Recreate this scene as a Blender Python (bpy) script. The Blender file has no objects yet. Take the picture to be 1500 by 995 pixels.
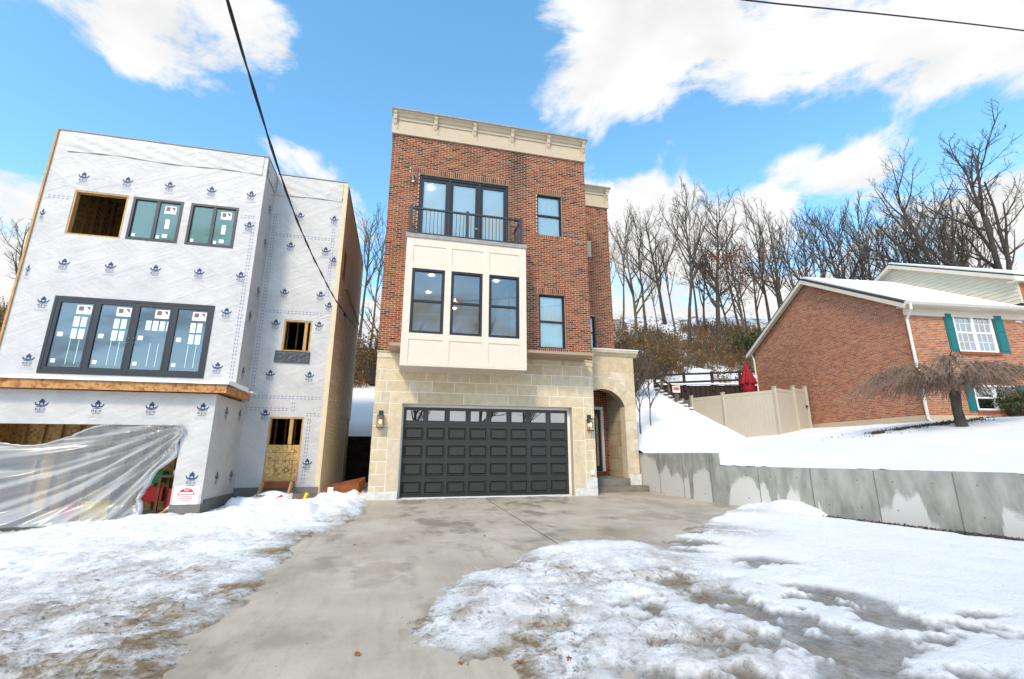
import bpy, math, random
import numpy as np
from mathutils import Matrix, Vector
R = math.radians
scene = bpy.context.scene
col = scene.collection
rnd = random.Random(7)

# ------------------------------------------------------------------ camera
CAM = Vector((0, 0, 1.2))
PITCH, YAW = 14.0, 13.5
cd = bpy.data.cameras.new('camera'); cam = bpy.data.objects.new('camera', cd); col.objects.link(cam)
cam.location = CAM; cam.rotation_euler = (R(90 + PITCH), 0, R(-YAW))
cd.sensor_width = 36; cd.lens = 16.2; cd.clip_end = 1000; cd.clip_start = 0.05
scene.camera = cam

# ------------------------------------------------------------------ sky and sun
SUN_EL, SUN_AZ = 42, 212            # azimuth clockwise from +Y: behind and left of the camera
world = bpy.data.worlds.new('World'); scene.world = world; world.use_nodes = True
wn = world.node_tree; wn.nodes.clear()
def N(t, typ, **kw):
    n = t.nodes.new(typ)
    for k, v in kw.items(): setattr(n, k, v)
    return n
def sky_dir(px, py):
    x = (px - 750) / 675; y = -(py - 497.5) / 675
    p, a = R(PITCH), R(YAW)
    F = Vector((math.sin(a) * math.cos(p), math.cos(a) * math.cos(p), math.sin(p)))
    Rt = Vector((math.cos(a), -math.sin(a), 0)); U = Rt.cross(F)
    return (F + Rt * x + U * y).normalized()
wout = N(wn, 'ShaderNodeOutputWorld'); wbg = N(wn, 'ShaderNodeBackground')
sky = N(wn, 'ShaderNodeTexSky'); sky.sky_type = 'NISHITA'; sky.sun_disc = False
sky.sun_elevation = R(SUN_EL); sky.sun_rotation = R(SUN_AZ); sky.air_density = 1.0; sky.dust_density = 0.6; sky.ozone_density = 1.5
hs = N(wn, 'ShaderNodeHueSaturation'); hs.inputs['Hue'].default_value = .484; hs.inputs['Saturation'].default_value = 1.17; hs.inputs['Value'].default_value = 3.25
wn.links.new(sky.outputs[0], hs.inputs['Color'])
tc = N(wn, 'ShaderNodeTexCoord')
def wmath(op, a, b=None, clamp=False):
    n = N(wn, 'ShaderNodeMath', operation=op); n.use_clamp = clamp
    for i, s in enumerate((a, b)):
        if s is None: continue
        if isinstance(s, (int, float)): n.inputs[i].default_value = s
        else: wn.links.new(s, n.inputs[i])
    return n.outputs[0]
mp = N(wn, 'ShaderNodeMapping'); mp.inputs['Scale'].default_value = (1, 1, 1.9); wn.links.new(tc.outputs['Generated'], mp.inputs['Vector'])
nz = N(wn, 'ShaderNodeTexNoise'); nz.inputs['Scale'].default_value = 3.4; nz.inputs['Detail'].default_value = 11; nz.inputs['Roughness'].default_value = .62; nz.inputs['Distortion'].default_value = .35
wn.links.new(mp.outputs[0], nz.inputs['Vector'])
blobs = [(860, 150, .17, .6), (960, 70, .24, .8), (1090, 90, .24, .7), (1220, 60, .26, .8), (1380, 60, .24, .8), (1480, 130, .12, .4),
         (1180, 225, .13, .6), (1270, 225, .14, .7), (1340, 215, .12, .6), (930, 330, .17, .7), (1010, 330, .16, .6), (560, 290, .11, .45), (430, 245, .10, .6),
         (90, 15, .16, .6), (190, 45, .17, .65), (240, 85, .10, .4), (380, 55, .13, .65), (440, 85, .10, .5), (590, 65, .06, .4), (655, 92, .04, .35),
         (1020, 215, .07, .4), (900, 175, .06, .35), (1100, 300, .15, .5), (20, 380, .2, .4), (1440, 300, .2, .4)]
tot = None
for bx_, by_, br_, bs_ in blobs:
    d = sky_dir(bx_, by_)
    vm = N(wn, 'ShaderNodeVectorMath', operation='SUBTRACT'); wn.links.new(tc.outputs['Generated'], vm.inputs[0]); vm.inputs[1].default_value = d
    v2 = N(wn, 'ShaderNodeVectorMath', operation='MULTIPLY'); wn.links.new(vm.outputs[0], v2.inputs[0]); v2.inputs[1].default_value = (.8, .8, 1.5)
    ln = N(wn, 'ShaderNodeVectorMath', operation='LENGTH'); wn.links.new(v2.outputs[0], ln.inputs[0])
    mr = N(wn, 'ShaderNodeMapRange'); mr.interpolation_type = 'SMOOTHSTEP'
    mr.inputs['From Min'].default_value = br_ * 1.5; mr.inputs['From Max'].default_value = 0
    mr.inputs['To Min'].default_value = 0; mr.inputs['To Max'].default_value = bs_ * .42
    wn.links.new(ln.outputs['Value'], mr.inputs['Value'])
    tot = mr.outputs[0] if tot is None else wmath('MAXIMUM', tot, mr.outputs[0])
sepd = N(wn, 'ShaderNodeSeparateXYZ'); wn.links.new(tc.outputs['Generated'], sepd.inputs[0])
low = N(wn, 'ShaderNodeMapRange'); low.interpolation_type = 'SMOOTHSTEP'
low.inputs['From Min'].default_value = .50; low.inputs['From Max'].default_value = .12; low.inputs['To Min'].default_value = 0; low.inputs['To Max'].default_value = .17
wn.links.new(sepd.outputs['Z'], low.inputs['Value'])
clear = [(590, 200, .30, .14), (60, 200, .20, .12), (330, 200, .16, .10), (700, 60, .22, .14), (520, 20, .14, .10), (960, 230, .17, .16), (1060, 215, .12, .14), (1400, 170, .10, .14), (1480, 30, .10, .05), (1200, 165, .10, .12), (1330, 150, .10, .12)]
for bx_, by_, br_, bs_ in clear:
    d = sky_dir(bx_, by_)
    vm = N(wn, 'ShaderNodeVectorMath', operation='DISTANCE'); wn.links.new(tc.outputs['Generated'], vm.inputs[0]); vm.inputs[1].default_value = d
    mr = N(wn, 'ShaderNodeMapRange'); mr.interpolation_type = 'SMOOTHSTEP'
    mr.inputs['From Min'].default_value = br_ * 1.4; mr.inputs['From Max'].default_value = 0; mr.inputs['To Min'].default_value = 0; mr.inputs['To Max'].default_value = bs_
    wn.links.new(vm.outputs['Value'], mr.inputs['Value']); tot = wmath('SUBTRACT', tot, mr.outputs[0])
cov = wmath('ADD', wmath('ADD', wmath('ADD', nz.outputs['Fac'], .055), tot), low.outputs[0])
cm = N(wn, 'ShaderNodeMapRange'); cm.interpolation_type = 'SMOOTHSTEP'
cm.inputs['From Min'].default_value = .61; cm.inputs['From Max'].default_value = .735
wn.links.new(cov, cm.inputs['Value'])
nz2 = N(wn, 'ShaderNodeTexNoise'); nz2.inputs['Scale'].default_value = 7; nz2.inputs['Detail'].default_value = 6
wn.links.new(mp.outputs[0], nz2.inputs['Vector'])
cr = N(wn, 'ShaderNodeMapRange'); cr.inputs['From Min'].default_value = .3; cr.inputs['From Max'].default_value = .7; cr.inputs['To Min'].default_value = 7.4; cr.inputs['To Max'].default_value = 9.2
wn.links.new(nz2.outputs['Fac'], cr.inputs['Value'])
cc = N(wn, 'ShaderNodeCombineColor')
for i in range(3):
    ml = wmath('MULTIPLY', cr.outputs[0], (1.0, 1.0, 1.0)[i]); wn.links.new(ml, cc.inputs[i])
mx = N(wn, 'ShaderNodeMix', data_type='RGBA'); wn.links.new(cm.outputs[0], mx.inputs['Factor'])
wn.links.new(hs.outputs[0], mx.inputs['A']); wn.links.new(cc.outputs[0], mx.inputs['B'])
wn.links.new(mx.outputs['Result'], wbg.inputs['Color']); wbg.inputs['Strength'].default_value = 0.108
wn.links.new(wbg.outputs[0], wout.inputs[0])
sl = bpy.data.lights.new('sun', 'SUN'); sl.energy = 2.9; sl.angle = R(10); sl.color = (1, .84, .63)
so = bpy.data.objects.new('sun', sl); col.objects.link(so)
sd_ = Vector((math.sin(R(SUN_AZ)) * math.cos(R(SUN_EL)), math.cos(R(SUN_AZ)) * math.cos(R(SUN_EL)), math.sin(R(SUN_EL))))
so.rotation_euler = (-sd_).to_track_quat('-Z', 'Y').to_euler(); so.location = sd_ * 60
vs = scene.view_settings; vs.view_transform = 'Standard'; vs.look = 'None'; vs.gamma = 1; vs.use_curve_mapping = False; vs.exposure = .10
scene.render.engine = 'CYCLES'

# ------------------------------------------------------------------ materials
MATS = {}
def mat(name, base, rough=.7, var=0., scale=6., bump=0., bscale=40., spec=.3, metal=0., col2=None, attr=None, detail=5, stretch=None, bdist=.01, emit=None, estr=0, rvar=0):
    m = bpy.data.materials.new(name); m.use_nodes = True; t = m.node_tree; t.nodes.clear()
    o = N(t, 'ShaderNodeOutputMaterial'); p = N(t, 'ShaderNodeBsdfPrincipled'); t.links.new(p.outputs[0], o.inputs[0])
    p.inputs['Roughness'].default_value = rough; p.inputs['Specular IOR Level'].default_value = spec; p.inputs['Metallic'].default_value = metal
    g = N(t, 'ShaderNodeNewGeometry'); vec = g.outputs['Position']
    if stretch:
        mpn = N(t, 'ShaderNodeMapping'); mpn.inputs['Scale'].default_value = stretch; t.links.new(vec, mpn.inputs[0]); vec = mpn.outputs[0]
    src = None
    if attr:
        a = N(t, 'ShaderNodeAttribute'); a.attribute_name = attr; src = a.outputs['Color']
    if var or col2:
        n = N(t, 'ShaderNodeTexNoise'); n.inputs['Scale'].default_value = scale; n.inputs['Detail'].default_value = detail; n.inputs['Roughness'].default_value = .6
        t.links.new(vec, n.inputs['Vector'])
        mr = N(t, 'ShaderNodeMapRange'); mr.inputs['From Min'].default_value = .3; mr.inputs['From Max'].default_value = .7
        t.links.new(n.outputs['Fac'], mr.inputs['Value'])
        mixn = N(t, 'ShaderNodeMix', data_type='RGBA')
        t.links.new(mr.outputs[0], mixn.inputs['Factor'])
        if src:
            mixn.blend_type = 'MULTIPLY'
            mr.inputs['To Min'].default_value = 1.; mr.inputs['To Max'].default_value = 0.
            t.links.new(src, mixn.inputs['A']); v = 1 - var; mixn.inputs['B'].default_value = (v, v, v, 1)
        else:
            c2 = col2 or tuple(max(0, c * (1 - var)) for c in base)
            mixn.inputs['A'].default_value = (*base, 1); mixn.inputs['B'].default_value = (*c2, 1)
        src = mixn.outputs['Result']
        if rvar:
            mr2 = N(t, 'ShaderNodeMapRange'); mr2.inputs['From Min'].default_value = .35; mr2.inputs['From Max'].default_value = .65
            mr2.inputs['To Min'].default_value = rough; mr2.inputs['To Max'].default_value = rough - rvar
            t.links.new(n.outputs['Fac'], mr2.inputs['Value']); t.links.new(mr2.outputs[0], p.inputs['Roughness'])
    if src: t.links.new(src, p.inputs['Base Color'])
    else: p.inputs['Base Color'].default_value = (*base, 1)
    if bump:
        nb = N(t, 'ShaderNodeTexNoise'); nb.inputs['Scale'].default_value = bscale; nb.inputs['Detail'].default_value = 6; t.links.new(vec, nb.inputs['Vector'])
        b = N(t, 'ShaderNodeBump'); b.inputs['Strength'].default_value = bump; b.inputs['Distance'].default_value = bdist
        t.links.new(nb.outputs['Fac'], b.inputs['Height']); t.links.new(b.outputs[0], p.inputs['Normal'])
    if emit:
        p.inputs['Emission Color'].default_value = (*emit, 1); p.inputs['Emission Strength'].default_value = estr
    MATS[name] = m; return m
def glass(name, tint, gloss, body=None, bodyfac=0.):
    m = bpy.data.materials.new(name); m.use_nodes = True; t = m.node_tree; t.nodes.clear()
    o = N(t, 'ShaderNodeOutputMaterial'); tr = N(t, 'ShaderNodeBsdfTransparent'); tr.inputs[0].default_value = (*tint, 1)
    gl = N(t, 'ShaderNodeBsdfGlossy'); gl.inputs['Roughness'].default_value = .015; gl.inputs[0].default_value = (.95, .98, 1, 1)
    base = tr.outputs[0]
    if body:
        df = N(t, 'ShaderNodeBsdfDiffuse'); df.inputs[0].default_value = (*body, 1)
        mb = N(t, 'ShaderNodeMixShader'); mb.inputs[0].default_value = bodyfac; t.links.new(base, mb.inputs[1]); t.links.new(df.outputs[0], mb.inputs[2]); base = mb.outputs[0]
    fr = N(t, 'ShaderNodeFresnel'); fr.inputs[0].default_value = 1.5
    ad = N(t, 'ShaderNodeMath', operation='ADD'); ad.use_clamp = True; ad.inputs[1].default_value = gloss; t.links.new(fr.outputs[0], ad.inputs[0])
    ms = N(t, 'ShaderNodeMixShader'); t.links.new(ad.outputs[0], ms.inputs[0]); t.links.new(base, ms.inputs[1]); t.links.new(gl.outputs[0], ms.inputs[2])
    t.links.new(ms.outputs[0], o.inputs[0]); MATS[name] = m; return m

mat('brick', (.3, .1, .06), .85, var=.35, scale=30, attr='Col', bump=.4, bscale=120, bdist=.004)
mat('mortar', (.60, .47, .31), .9, var=.25, scale=12, bump=.4, bscale=150, bdist=.003)
mat('mortar_pink', (.58, .47, .36), .9, var=.25, scale=12)
mat('limestone', (.58, .47, .31), .8, var=.25, scale=5, attr='Col', bump=.15, bscale=60, bdist=.004)
mat('stone_joint', (.86, .80, .69), .9, var=.1)
mat('cream', (.66, .57, .46), .5, var=.06, scale=3)
mat('cream_grey', (.49, .40, .28), .6, var=.08, scale=3)
mat('coping', (.33, .31, .28), .7, var=.3, scale=6)
mat('black_metal', (.03, .036, .042), .35, spec=.5)
mat('window_black', (.011, .013, .018), .4, spec=.5)
mat('garage_paint', (.030, .031, .026), .42, var=.35, scale=60, stretch=(1, 1, 6), bump=.25, bscale=90, bdist=.002, spec=.5)
mat('white_trim', (.78, .74, .70), .5, var=.1, scale=4)
mat('foundation_white', (.68, .68, .64), .85, var=.3, scale=7, bump=.5, bscale=30)
mat('blind', (.80, .86, .83), .8, var=.05, scale=2)
mat('room_white', (.78, .79, .79), .8)
mat('room_floor', (.35, .25, .17), .5)
mat('bulb', (1, .8, .5), .5, emit=(1, .55, .2), estr=9)
mat('ceil_lamp', (1, 1, 1), .5, emit=(1, .93, .85), estr=12)
def concrete_mat():
    m = bpy.data.materials.new('concrete'); m.use_nodes = True; t = m.node_tree; t.nodes.clear(); MATS['concrete'] = m
    o = N(t, 'ShaderNodeOutputMaterial'); p = N(t, 'ShaderNodeBsdfPrincipled'); t.links.new(p.outputs[0], o.inputs[0]); g = N(t, 'ShaderNodeNewGeometry')
    def noise(s, d, r=.6, sc=(1, 1, 1), rot=0.):
        mp = N(t, 'ShaderNodeMapping'); mp.inputs['Scale'].default_value = sc; mp.inputs['Rotation'].default_value = (0, 0, rot); t.links.new(g.outputs['Position'], mp.inputs[0])
        n = N(t, 'ShaderNodeTexNoise'); n.inputs['Scale'].default_value = s; n.inputs['Detail'].default_value = d; n.inputs['Roughness'].default_value = r; t.links.new(mp.outputs[0], n.inputs['Vector']); return n.outputs['Fac']
    def mr(v, a, b, c=0., d=1.):
        n = N(t, 'ShaderNodeMapRange'); n.inputs['From Min'].default_value = a; n.inputs['From Max'].default_value = b; n.inputs['To Min'].default_value = c; n.inputs['To Max'].default_value = d; t.links.new(v, n.inputs['Value']); return n.outputs[0]
    def mix(f, a, b):
        n = N(t, 'ShaderNodeMix', data_type='RGBA'); t.links.new(f, n.inputs['Factor'])
        for q, k in ((a, 'A'), (b, 'B')):
            if isinstance(q, tuple): n.inputs[k].default_value = (*q, 1)
            else: t.links.new(q, n.inputs[k])
        return n.outputs['Result']
    c = mix(mr(noise(.9, 10, .62), .35, .65), (.50, .43, .335), (.37, .315, .24))
    c = mix(mr(noise(2.4, 9, .7, (2.6, .35, 1), .12), .50, .68, 0, .42), c, (.30, .235, .16))          # tracked dirt along the drive
    damp = mr(noise(.85, 10, .7, (1, .7, 1)), .50, .58, 0, .6); c = mix(damp, c, (.255, .215, .165))
    c = mix(mr(noise(60, 4, .6), .56, .72, 0, .35), c, (.20, .165, .125))                                  # aggregate and grit
    c = mix(mr(noise(9, 10, .75), .62, .70, 0, .55), c, (.22, .16, .10))                                   # scattered stains
    t.links.new(c, p.inputs['Base Color']); t.links.new(mr(damp, 0, .6, .7, .28), p.inputs['Roughness']); p.inputs['Specular IOR Level'].default_value = .4
    b = N(t, 'ShaderNodeBump'); b.inputs['Strength'].default_value = .3; b.inputs['Distance'].default_value = .006; t.links.new(noise(45, 8, .7), b.inputs['Height']); t.links.new(b.outputs[0], p.inputs['Normal'])
concrete_mat()
mat('joint', (.05, .042, .034), .9, var=.2)
mat('step_concrete', (.22, .20, .165), .8, var=.4, scale=3, bump=.3)
mat('concrete_dark', (.19, .18, .16), .85, var=.3, scale=4)
mat('timber', (.60, .36, .14), .75, var=.45, scale=7, stretch=(4, 4, 1))
mat('timber_dark', (.30, .13, .05), .8, var=.5, scale=6, stretch=(4, 4, 1))
mat('siding', (.80, .70, .50), .6, var=.12, scale=3)
mat('siding_pale', (.54, .49, .37), .6, var=.08, scale=3)
mat('corner_trim', (.66, .54, .36), .6, var=.1)
mat('logo_blue', (.025, .05, .12), .6)
mat('logo_pale', (.42, .44, .50), .7)
mat('tape_dash', (.12, .12, .30), .6)
mat('sign_red', (.55, .02, .03), .5)
mat('sign_white', (.82, .80, .80), .5)
mat('sign_orange', (.75, .12, .04), .5)
mat('sticker_white', (.82, .85, .82), .6)
mat('sticker_green', (.55, .74, .66), .6)
mat('sticker_brown', (.22, .10, .09), .6)
mat('black_wrap', (.03, .035, .038), .3, bump=.8, bscale=9, bdist=.03, spec=.5)
mat('gutter', (.66, .62, .55), .5)
mat('fascia', (.62, .55, .43), .55, var=.08)
mat('shingle', (.05, .045, .045), .9)
mat('shutter', (.008, .13, .13), .5)
mat('vinyl', (.47, .42, .33), .5, var=.08, scale=2)
mat('dark_wood', (.055, .04, .032), .85, var=.45, scale=8, stretch=(3, 3, .6))
mat('grey_wood', (.20, .15, .10), .85, var=.5, scale=5)
mat('umbrella', (.30, .008, .018), .7, var=.3, scale=8)
mat('bark', (.085, .07, .055), .9, var=.5, scale=5)
mat('bark_light', (.13, .105, .085), .9, var=.5, scale=5)
mat('bark_moss', (.12, .11, .06), .9, var=.5, scale=3)
mat('twig_cherry', (.25, .175, .125), .8, var=.5, scale=9)
mat('leaf_brown', (.25, .085, .025), .8, var=.5, scale=3)
mat('leaf_dry', (.30, .12, .04), .8, var=.4, scale=30)
mat('scrub', (.20, .12, .05), .9, var=.0, attr='Col')
mat('evergreen', (.05, .075, .02), .7, attr='Col')
mat('cable', (.015, .015, .018), .5)
mat('rust_wood', (.28, .09, .03), .7, var=.4, scale=5)
mat('plastic_yellow', (.75, .50, .02), .5)
mat('plastic_red', (.5, .03, .03), .5)
mat('plastic_green', (.03, .30, .12), .5)
mat('cardboard', (.45, .30, .14), .8, var=.2)
mat('dark_stone', (.02, .017, .015), .9, var=.3, attr='Col')
mat('grass', (.06, .075, .02), .9, attr='Col')
mat('gravel', (.07, .06, .05), .95, attr='Col')
glass('glass', (.95, .98, .97), .06)
glass('glass_garage', (.25, .28, .28), .48)
glass('glass_teal', (.45, .62, .60), .03, (.115, .25, .215), .62)
glass('glass_blue', (.50, .62, .70), .05, (.09, .16, .21), .55)
glass('lantern_glass', (.97, .95, .9), .03)
# oriented strand board
def osb(name, a, b, c):
    m = mat(name, a, .7, bump=.3, bscale=50); t = m.node_tree; p = [n for n in t.nodes if n.type == 'BSDF_PRINCIPLED'][0]
    v = N(t, 'ShaderNodeTexVoronoi'); v.inputs['Scale'].default_value = 16; g = [n for n in t.nodes if n.type == 'NEW_GEOMETRY'][0]
    t.links.new(g.outputs['Position'], v.inputs['Vector'])
    sp = N(t, 'ShaderNodeSeparateColor'); t.links.new(v.outputs['Color'], sp.inputs[0])
    r = N(t, 'ShaderNodeValToRGB'); r.color_ramp.elements[0].color = (*a, 1); r.color_ramp.elements[1].color = (*c, 1)
    e = r.color_ramp.elements.new(.35); e.color = (*b, 1)
    t.links.new(sp.outputs[0], r.inputs[0]); t.links.new(r.outputs[0], p.inputs['Base Color'])
osb('osb', (.30, .15, .045), (.50, .30, .10), (.62, .42, .17))
osb('osb_fascia', (.26, .10, .03), (.42, .19, .06), (.50, .27, .10))
# house wrap: pale film with fine wrinkles pulled in diagonals
def wrap_mat():
    m = mat('house_wrap', (.54, .525, .50), .5, col2=(.43, .42, .405), scale=1.3, detail=8, spec=.4)
    t = m.node_tree; p = [n for n in t.nodes if n.type == 'BSDF_PRINCIPLED'][0]; g = [n for n in t.nodes if n.type == 'NEW_GEOMETRY'][0]
    def creases(rot, zs, sc):
        mp = N(t, 'ShaderNodeMapping'); mp.inputs['Rotation'].default_value = (R(rot), R(rot), 0); t.links.new(g.outputs['Position'], mp.inputs[0])
        mq = N(t, 'ShaderNodeMapping'); mq.inputs['Scale'].default_value = (.55, .55, zs); t.links.new(mp.outputs[0], mq.inputs[0])
        n = N(t, 'ShaderNodeTexNoise'); n.inputs['Scale'].default_value = sc; n.inputs['Detail'].default_value = 3; n.inputs['Distortion'].default_value = .3; t.links.new(mq.outputs[0], n.inputs['Vector']); return n.outputs['Fac']
    c1 = creases(24, 7, 1.1); c2 = creases(-31, 8, .9)
    n1 = N(t, 'ShaderNodeMath', operation='MAXIMUM'); t.links.new(c1, n1.inputs[0]); t.links.new(c2, n1.inputs[1])
    n2 = N(t, 'ShaderNodeTexNoise'); n2.inputs['Scale'].default_value = 9; n2.inputs['Detail'].default_value = 8; t.links.new(g.outputs['Position'], n2.inputs['Vector'])
    ad = N(t, 'ShaderNodeMath', operation='MULTIPLY_ADD'); t.links.new(n2.outputs['Fac'], ad.inputs[0]); ad.inputs[1].default_value = .3; t.links.new(n1.outputs[0], ad.inputs[2])
    b = N(t, 'ShaderNodeBump'); b.inputs['Strength'].default_value = .55; b.inputs['Distance'].default_value = .06
    t.links.new(ad.outputs[0], b.inputs['Height']); t.links.new(b.outputs[0], p.inputs['Normal'])
wrap_mat()
# polythene
def poly_mat():
    m = bpy.data.materials.new('polythene'); m.use_nodes = True; t = m.node_tree; t.nodes.clear(); MATS['polythene'] = m
    o = N(t, 'ShaderNodeOutputMaterial'); tr = N(t, 'ShaderNodeBsdfTransparent'); tr.inputs[0].default_value = (.9, .93, .95, 1)
    df = N(t, 'ShaderNodeBsdfDiffuse'); df.inputs[0].default_value = (.55, .57, .58, 1)
    gl = N(t, 'ShaderNodeBsdfGlossy'); gl.inputs['Roughness'].default_value = .25
    lw = N(t, 'ShaderNodeLayerWeight'); lw.inputs[0].default_value = .35
    mr = N(t, 'ShaderNodeMapRange'); mr.inputs['To Min'].default_value = .33; mr.inputs['To Max'].default_value = .95; t.links.new(lw.outputs['Facing'], mr.inputs['Value'])
    m1 = N(t, 'ShaderNodeMixShader'); t.links.new(mr.outputs[0], m1.inputs[0]); t.links.new(tr.outputs[0], m1.inputs[1]); t.links.new(df.outputs[0], m1.inputs[2])
    m2 = N(t, 'ShaderNodeMixShader'); m2.inputs[0].default_value = .05; t.links.new(m1.outputs[0], m2.inputs[1]); t.links.new(gl.outputs[0], m2.inputs[2])
    t.links.new(m2.outputs[0], o.inputs[0])
poly_mat()
# snow: attribute Col = (dirt, ice, 0)
def snow_mat(name, attr):
    m = bpy.data.materials.new(name); m.use_nodes = True; t = m.node_tree; t.nodes.clear(); MATS[name] = m
    o = N(t, 'ShaderNodeOutputMaterial'); p = N(t, 'ShaderNodeBsdfPrincipled'); t.links.new(p.outputs[0], o.inputs[0])
    g = N(t, 'ShaderNodeNewGeometry'); P = g.outputs['Position']
    def noise(s, d, r=.6):
        n = N(t, 'ShaderNodeTexNoise'); n.inputs['Scale'].default_value = s; n.inputs['Detail'].default_value = d; n.inputs['Roughness'].default_value = r
        t.links.new(P, n.inputs['Vector']); return n.outputs['Fac']
    def mrange(v, a, b, c=0., d=1.):
        n = N(t, 'ShaderNodeMapRange'); n.inputs['From Min'].default_value = a; n.inputs['From Max'].default_value = b; n.inputs['To Min'].default_value = c; n.inputs['To Max'].default_value = d
        t.links.new(v, n.inputs['Value']); return n.outputs[0]
    def mixc(f, a, b):
        n = N(t, 'ShaderNodeMix', data_type='RGBA'); t.links.new(f, n.inputs['Factor'])
        for s, k in ((a, 'A'), (b, 'B')):
            if isinstance(s, tuple): n.inputs[k].default_value = (*s, 1)
            else: t.links.new(s, n.inputs[k])
        return n.outputs['Result']
    def mul(a, b):
        n = N(t, 'ShaderNodeMath', operation='MULTIPLY'); t.links.new(a, n.inputs[0]); t.links.new(b, n.inputs[1]); return n.outputs[0]
    base = mixc(mrange(noise(1.2, 5), .35, .65), (.87, .86, .845), (.82, .81, .80))
    base = mixc(mrange(noise(55, 6, .7), .55, .75, 0, .4), base, (.66, .67, .675))
    rough = None
    if attr:
        a = N(t, 'ShaderNodeAttribute'); a.attribute_name = 'Col'; sp = N(t, 'ShaderNodeSeparateColor'); t.links.new(a.outputs['Color'], sp.inputs[0])
        ice = sp.outputs[1]; dirt = sp.outputs[0]
        base = mixc(ice, base, mixc(mrange(noise(2.6, 10, .7), .40, .60), (.20, .205, .195), (.42, .425, .41)))
        f = mul(mrange(noise(3.0, 12, .74), .39, .56), mrange(dirt, 0.05, .65))
        base = mixc(f, base, (.26, .185, .10))
        f2 = mul(mrange(noise(16, 10, .74), .52, .64), mrange(dirt, .02, .5, .03, .9))
        base = mixc(f2, base, (.10, .065, .035))
        rough = mrange(ice, 0, 1, .8, .25)
    else:
        # leaf litter and stems poking through on the hillside
        sz = N(t, 'ShaderNodeSeparateXYZ'); t.links.new(P, sz.inputs[0])
        f = mul(mrange(noise(.9, 10, .7), .50, .60), mrange(sz.outputs['Z'], 5.0, 8.0))
        base = mixc(f, base, (.16, .10, .05))
    t.links.new(base, p.inputs['Base Color'])
    if rough: t.links.new(rough, p.inputs['Roughness'])
    else: p.inputs['Roughness'].default_value = .8
    p.inputs['Specular IOR Level'].default_value = .25
    b = N(t, 'ShaderNodeBump'); b.inputs['Strength'].default_value = .8; b.inputs['Distance'].default_value = .045
    t.links.new(noise(22, 12, .75), b.inputs['Height']); t.links.new(b.outputs[0], p.inputs['Normal'])
snow_mat('snow', True); snow_mat('snow_field', False)
mat('snow_plain', (.83, .85, .87), .8, var=.05, scale=1.5, bump=.3, bscale=14, bdist=.03)
# poured retaining wall: damp above, pale dried render in ragged patches below
def wall_mat():
    m = mat('wall_concrete', (.37, .365, .33), .8, col2=(.20, .205, .18), scale=3.0, detail=10, stretch=(1.5, 1.5, .55), bump=.25, bscale=30)
    t = m.node_tree; p = [n for n in t.nodes if n.type == 'BSDF_PRINCIPLED'][0]; g = [n for n in t.nodes if n.type == 'NEW_GEOMETRY'][0]
    src = p.inputs['Base Color'].links[0].from_socket
    a = N(t, 'ShaderNodeAttribute'); a.attribute_name = 'Col'
    sp = N(t, 'ShaderNodeSeparateColor'); t.links.new(a.outputs['Color'], sp.inputs[0])
    n = N(t, 'ShaderNodeTexNoise'); n.inputs['Scale'].default_value = 7; n.inputs['Detail'].default_value = 6; t.links.new(g.outputs['Position'], n.inputs['Vector'])
    ad = N(t, 'ShaderNodeMath', operation='MULTIPLY_ADD'); t.links.new(n.outputs['Fac'], ad.inputs[0]); ad.inputs[1].default_value = .45; t.links.new(sp.outputs[0], ad.inputs[2])
    mr = N(t, 'ShaderNodeMapRange'); mr.inputs['From Min'].default_value = .66; mr.inputs['From Max'].default_value = .84; t.links.new(ad.outputs[0], mr.inputs['Value'])
    mx = N(t, 'ShaderNodeMix', data_type='RGBA'); t.links.new(mr.outputs[0], mx.inputs['Factor']); t.links.new(src, mx.inputs['A']); mx.inputs['B'].default_value = (.52, .51, .48, 1)
    t.links.new(mx.outputs['Result'], p.inputs['Base Color'])
wall_mat()

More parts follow.
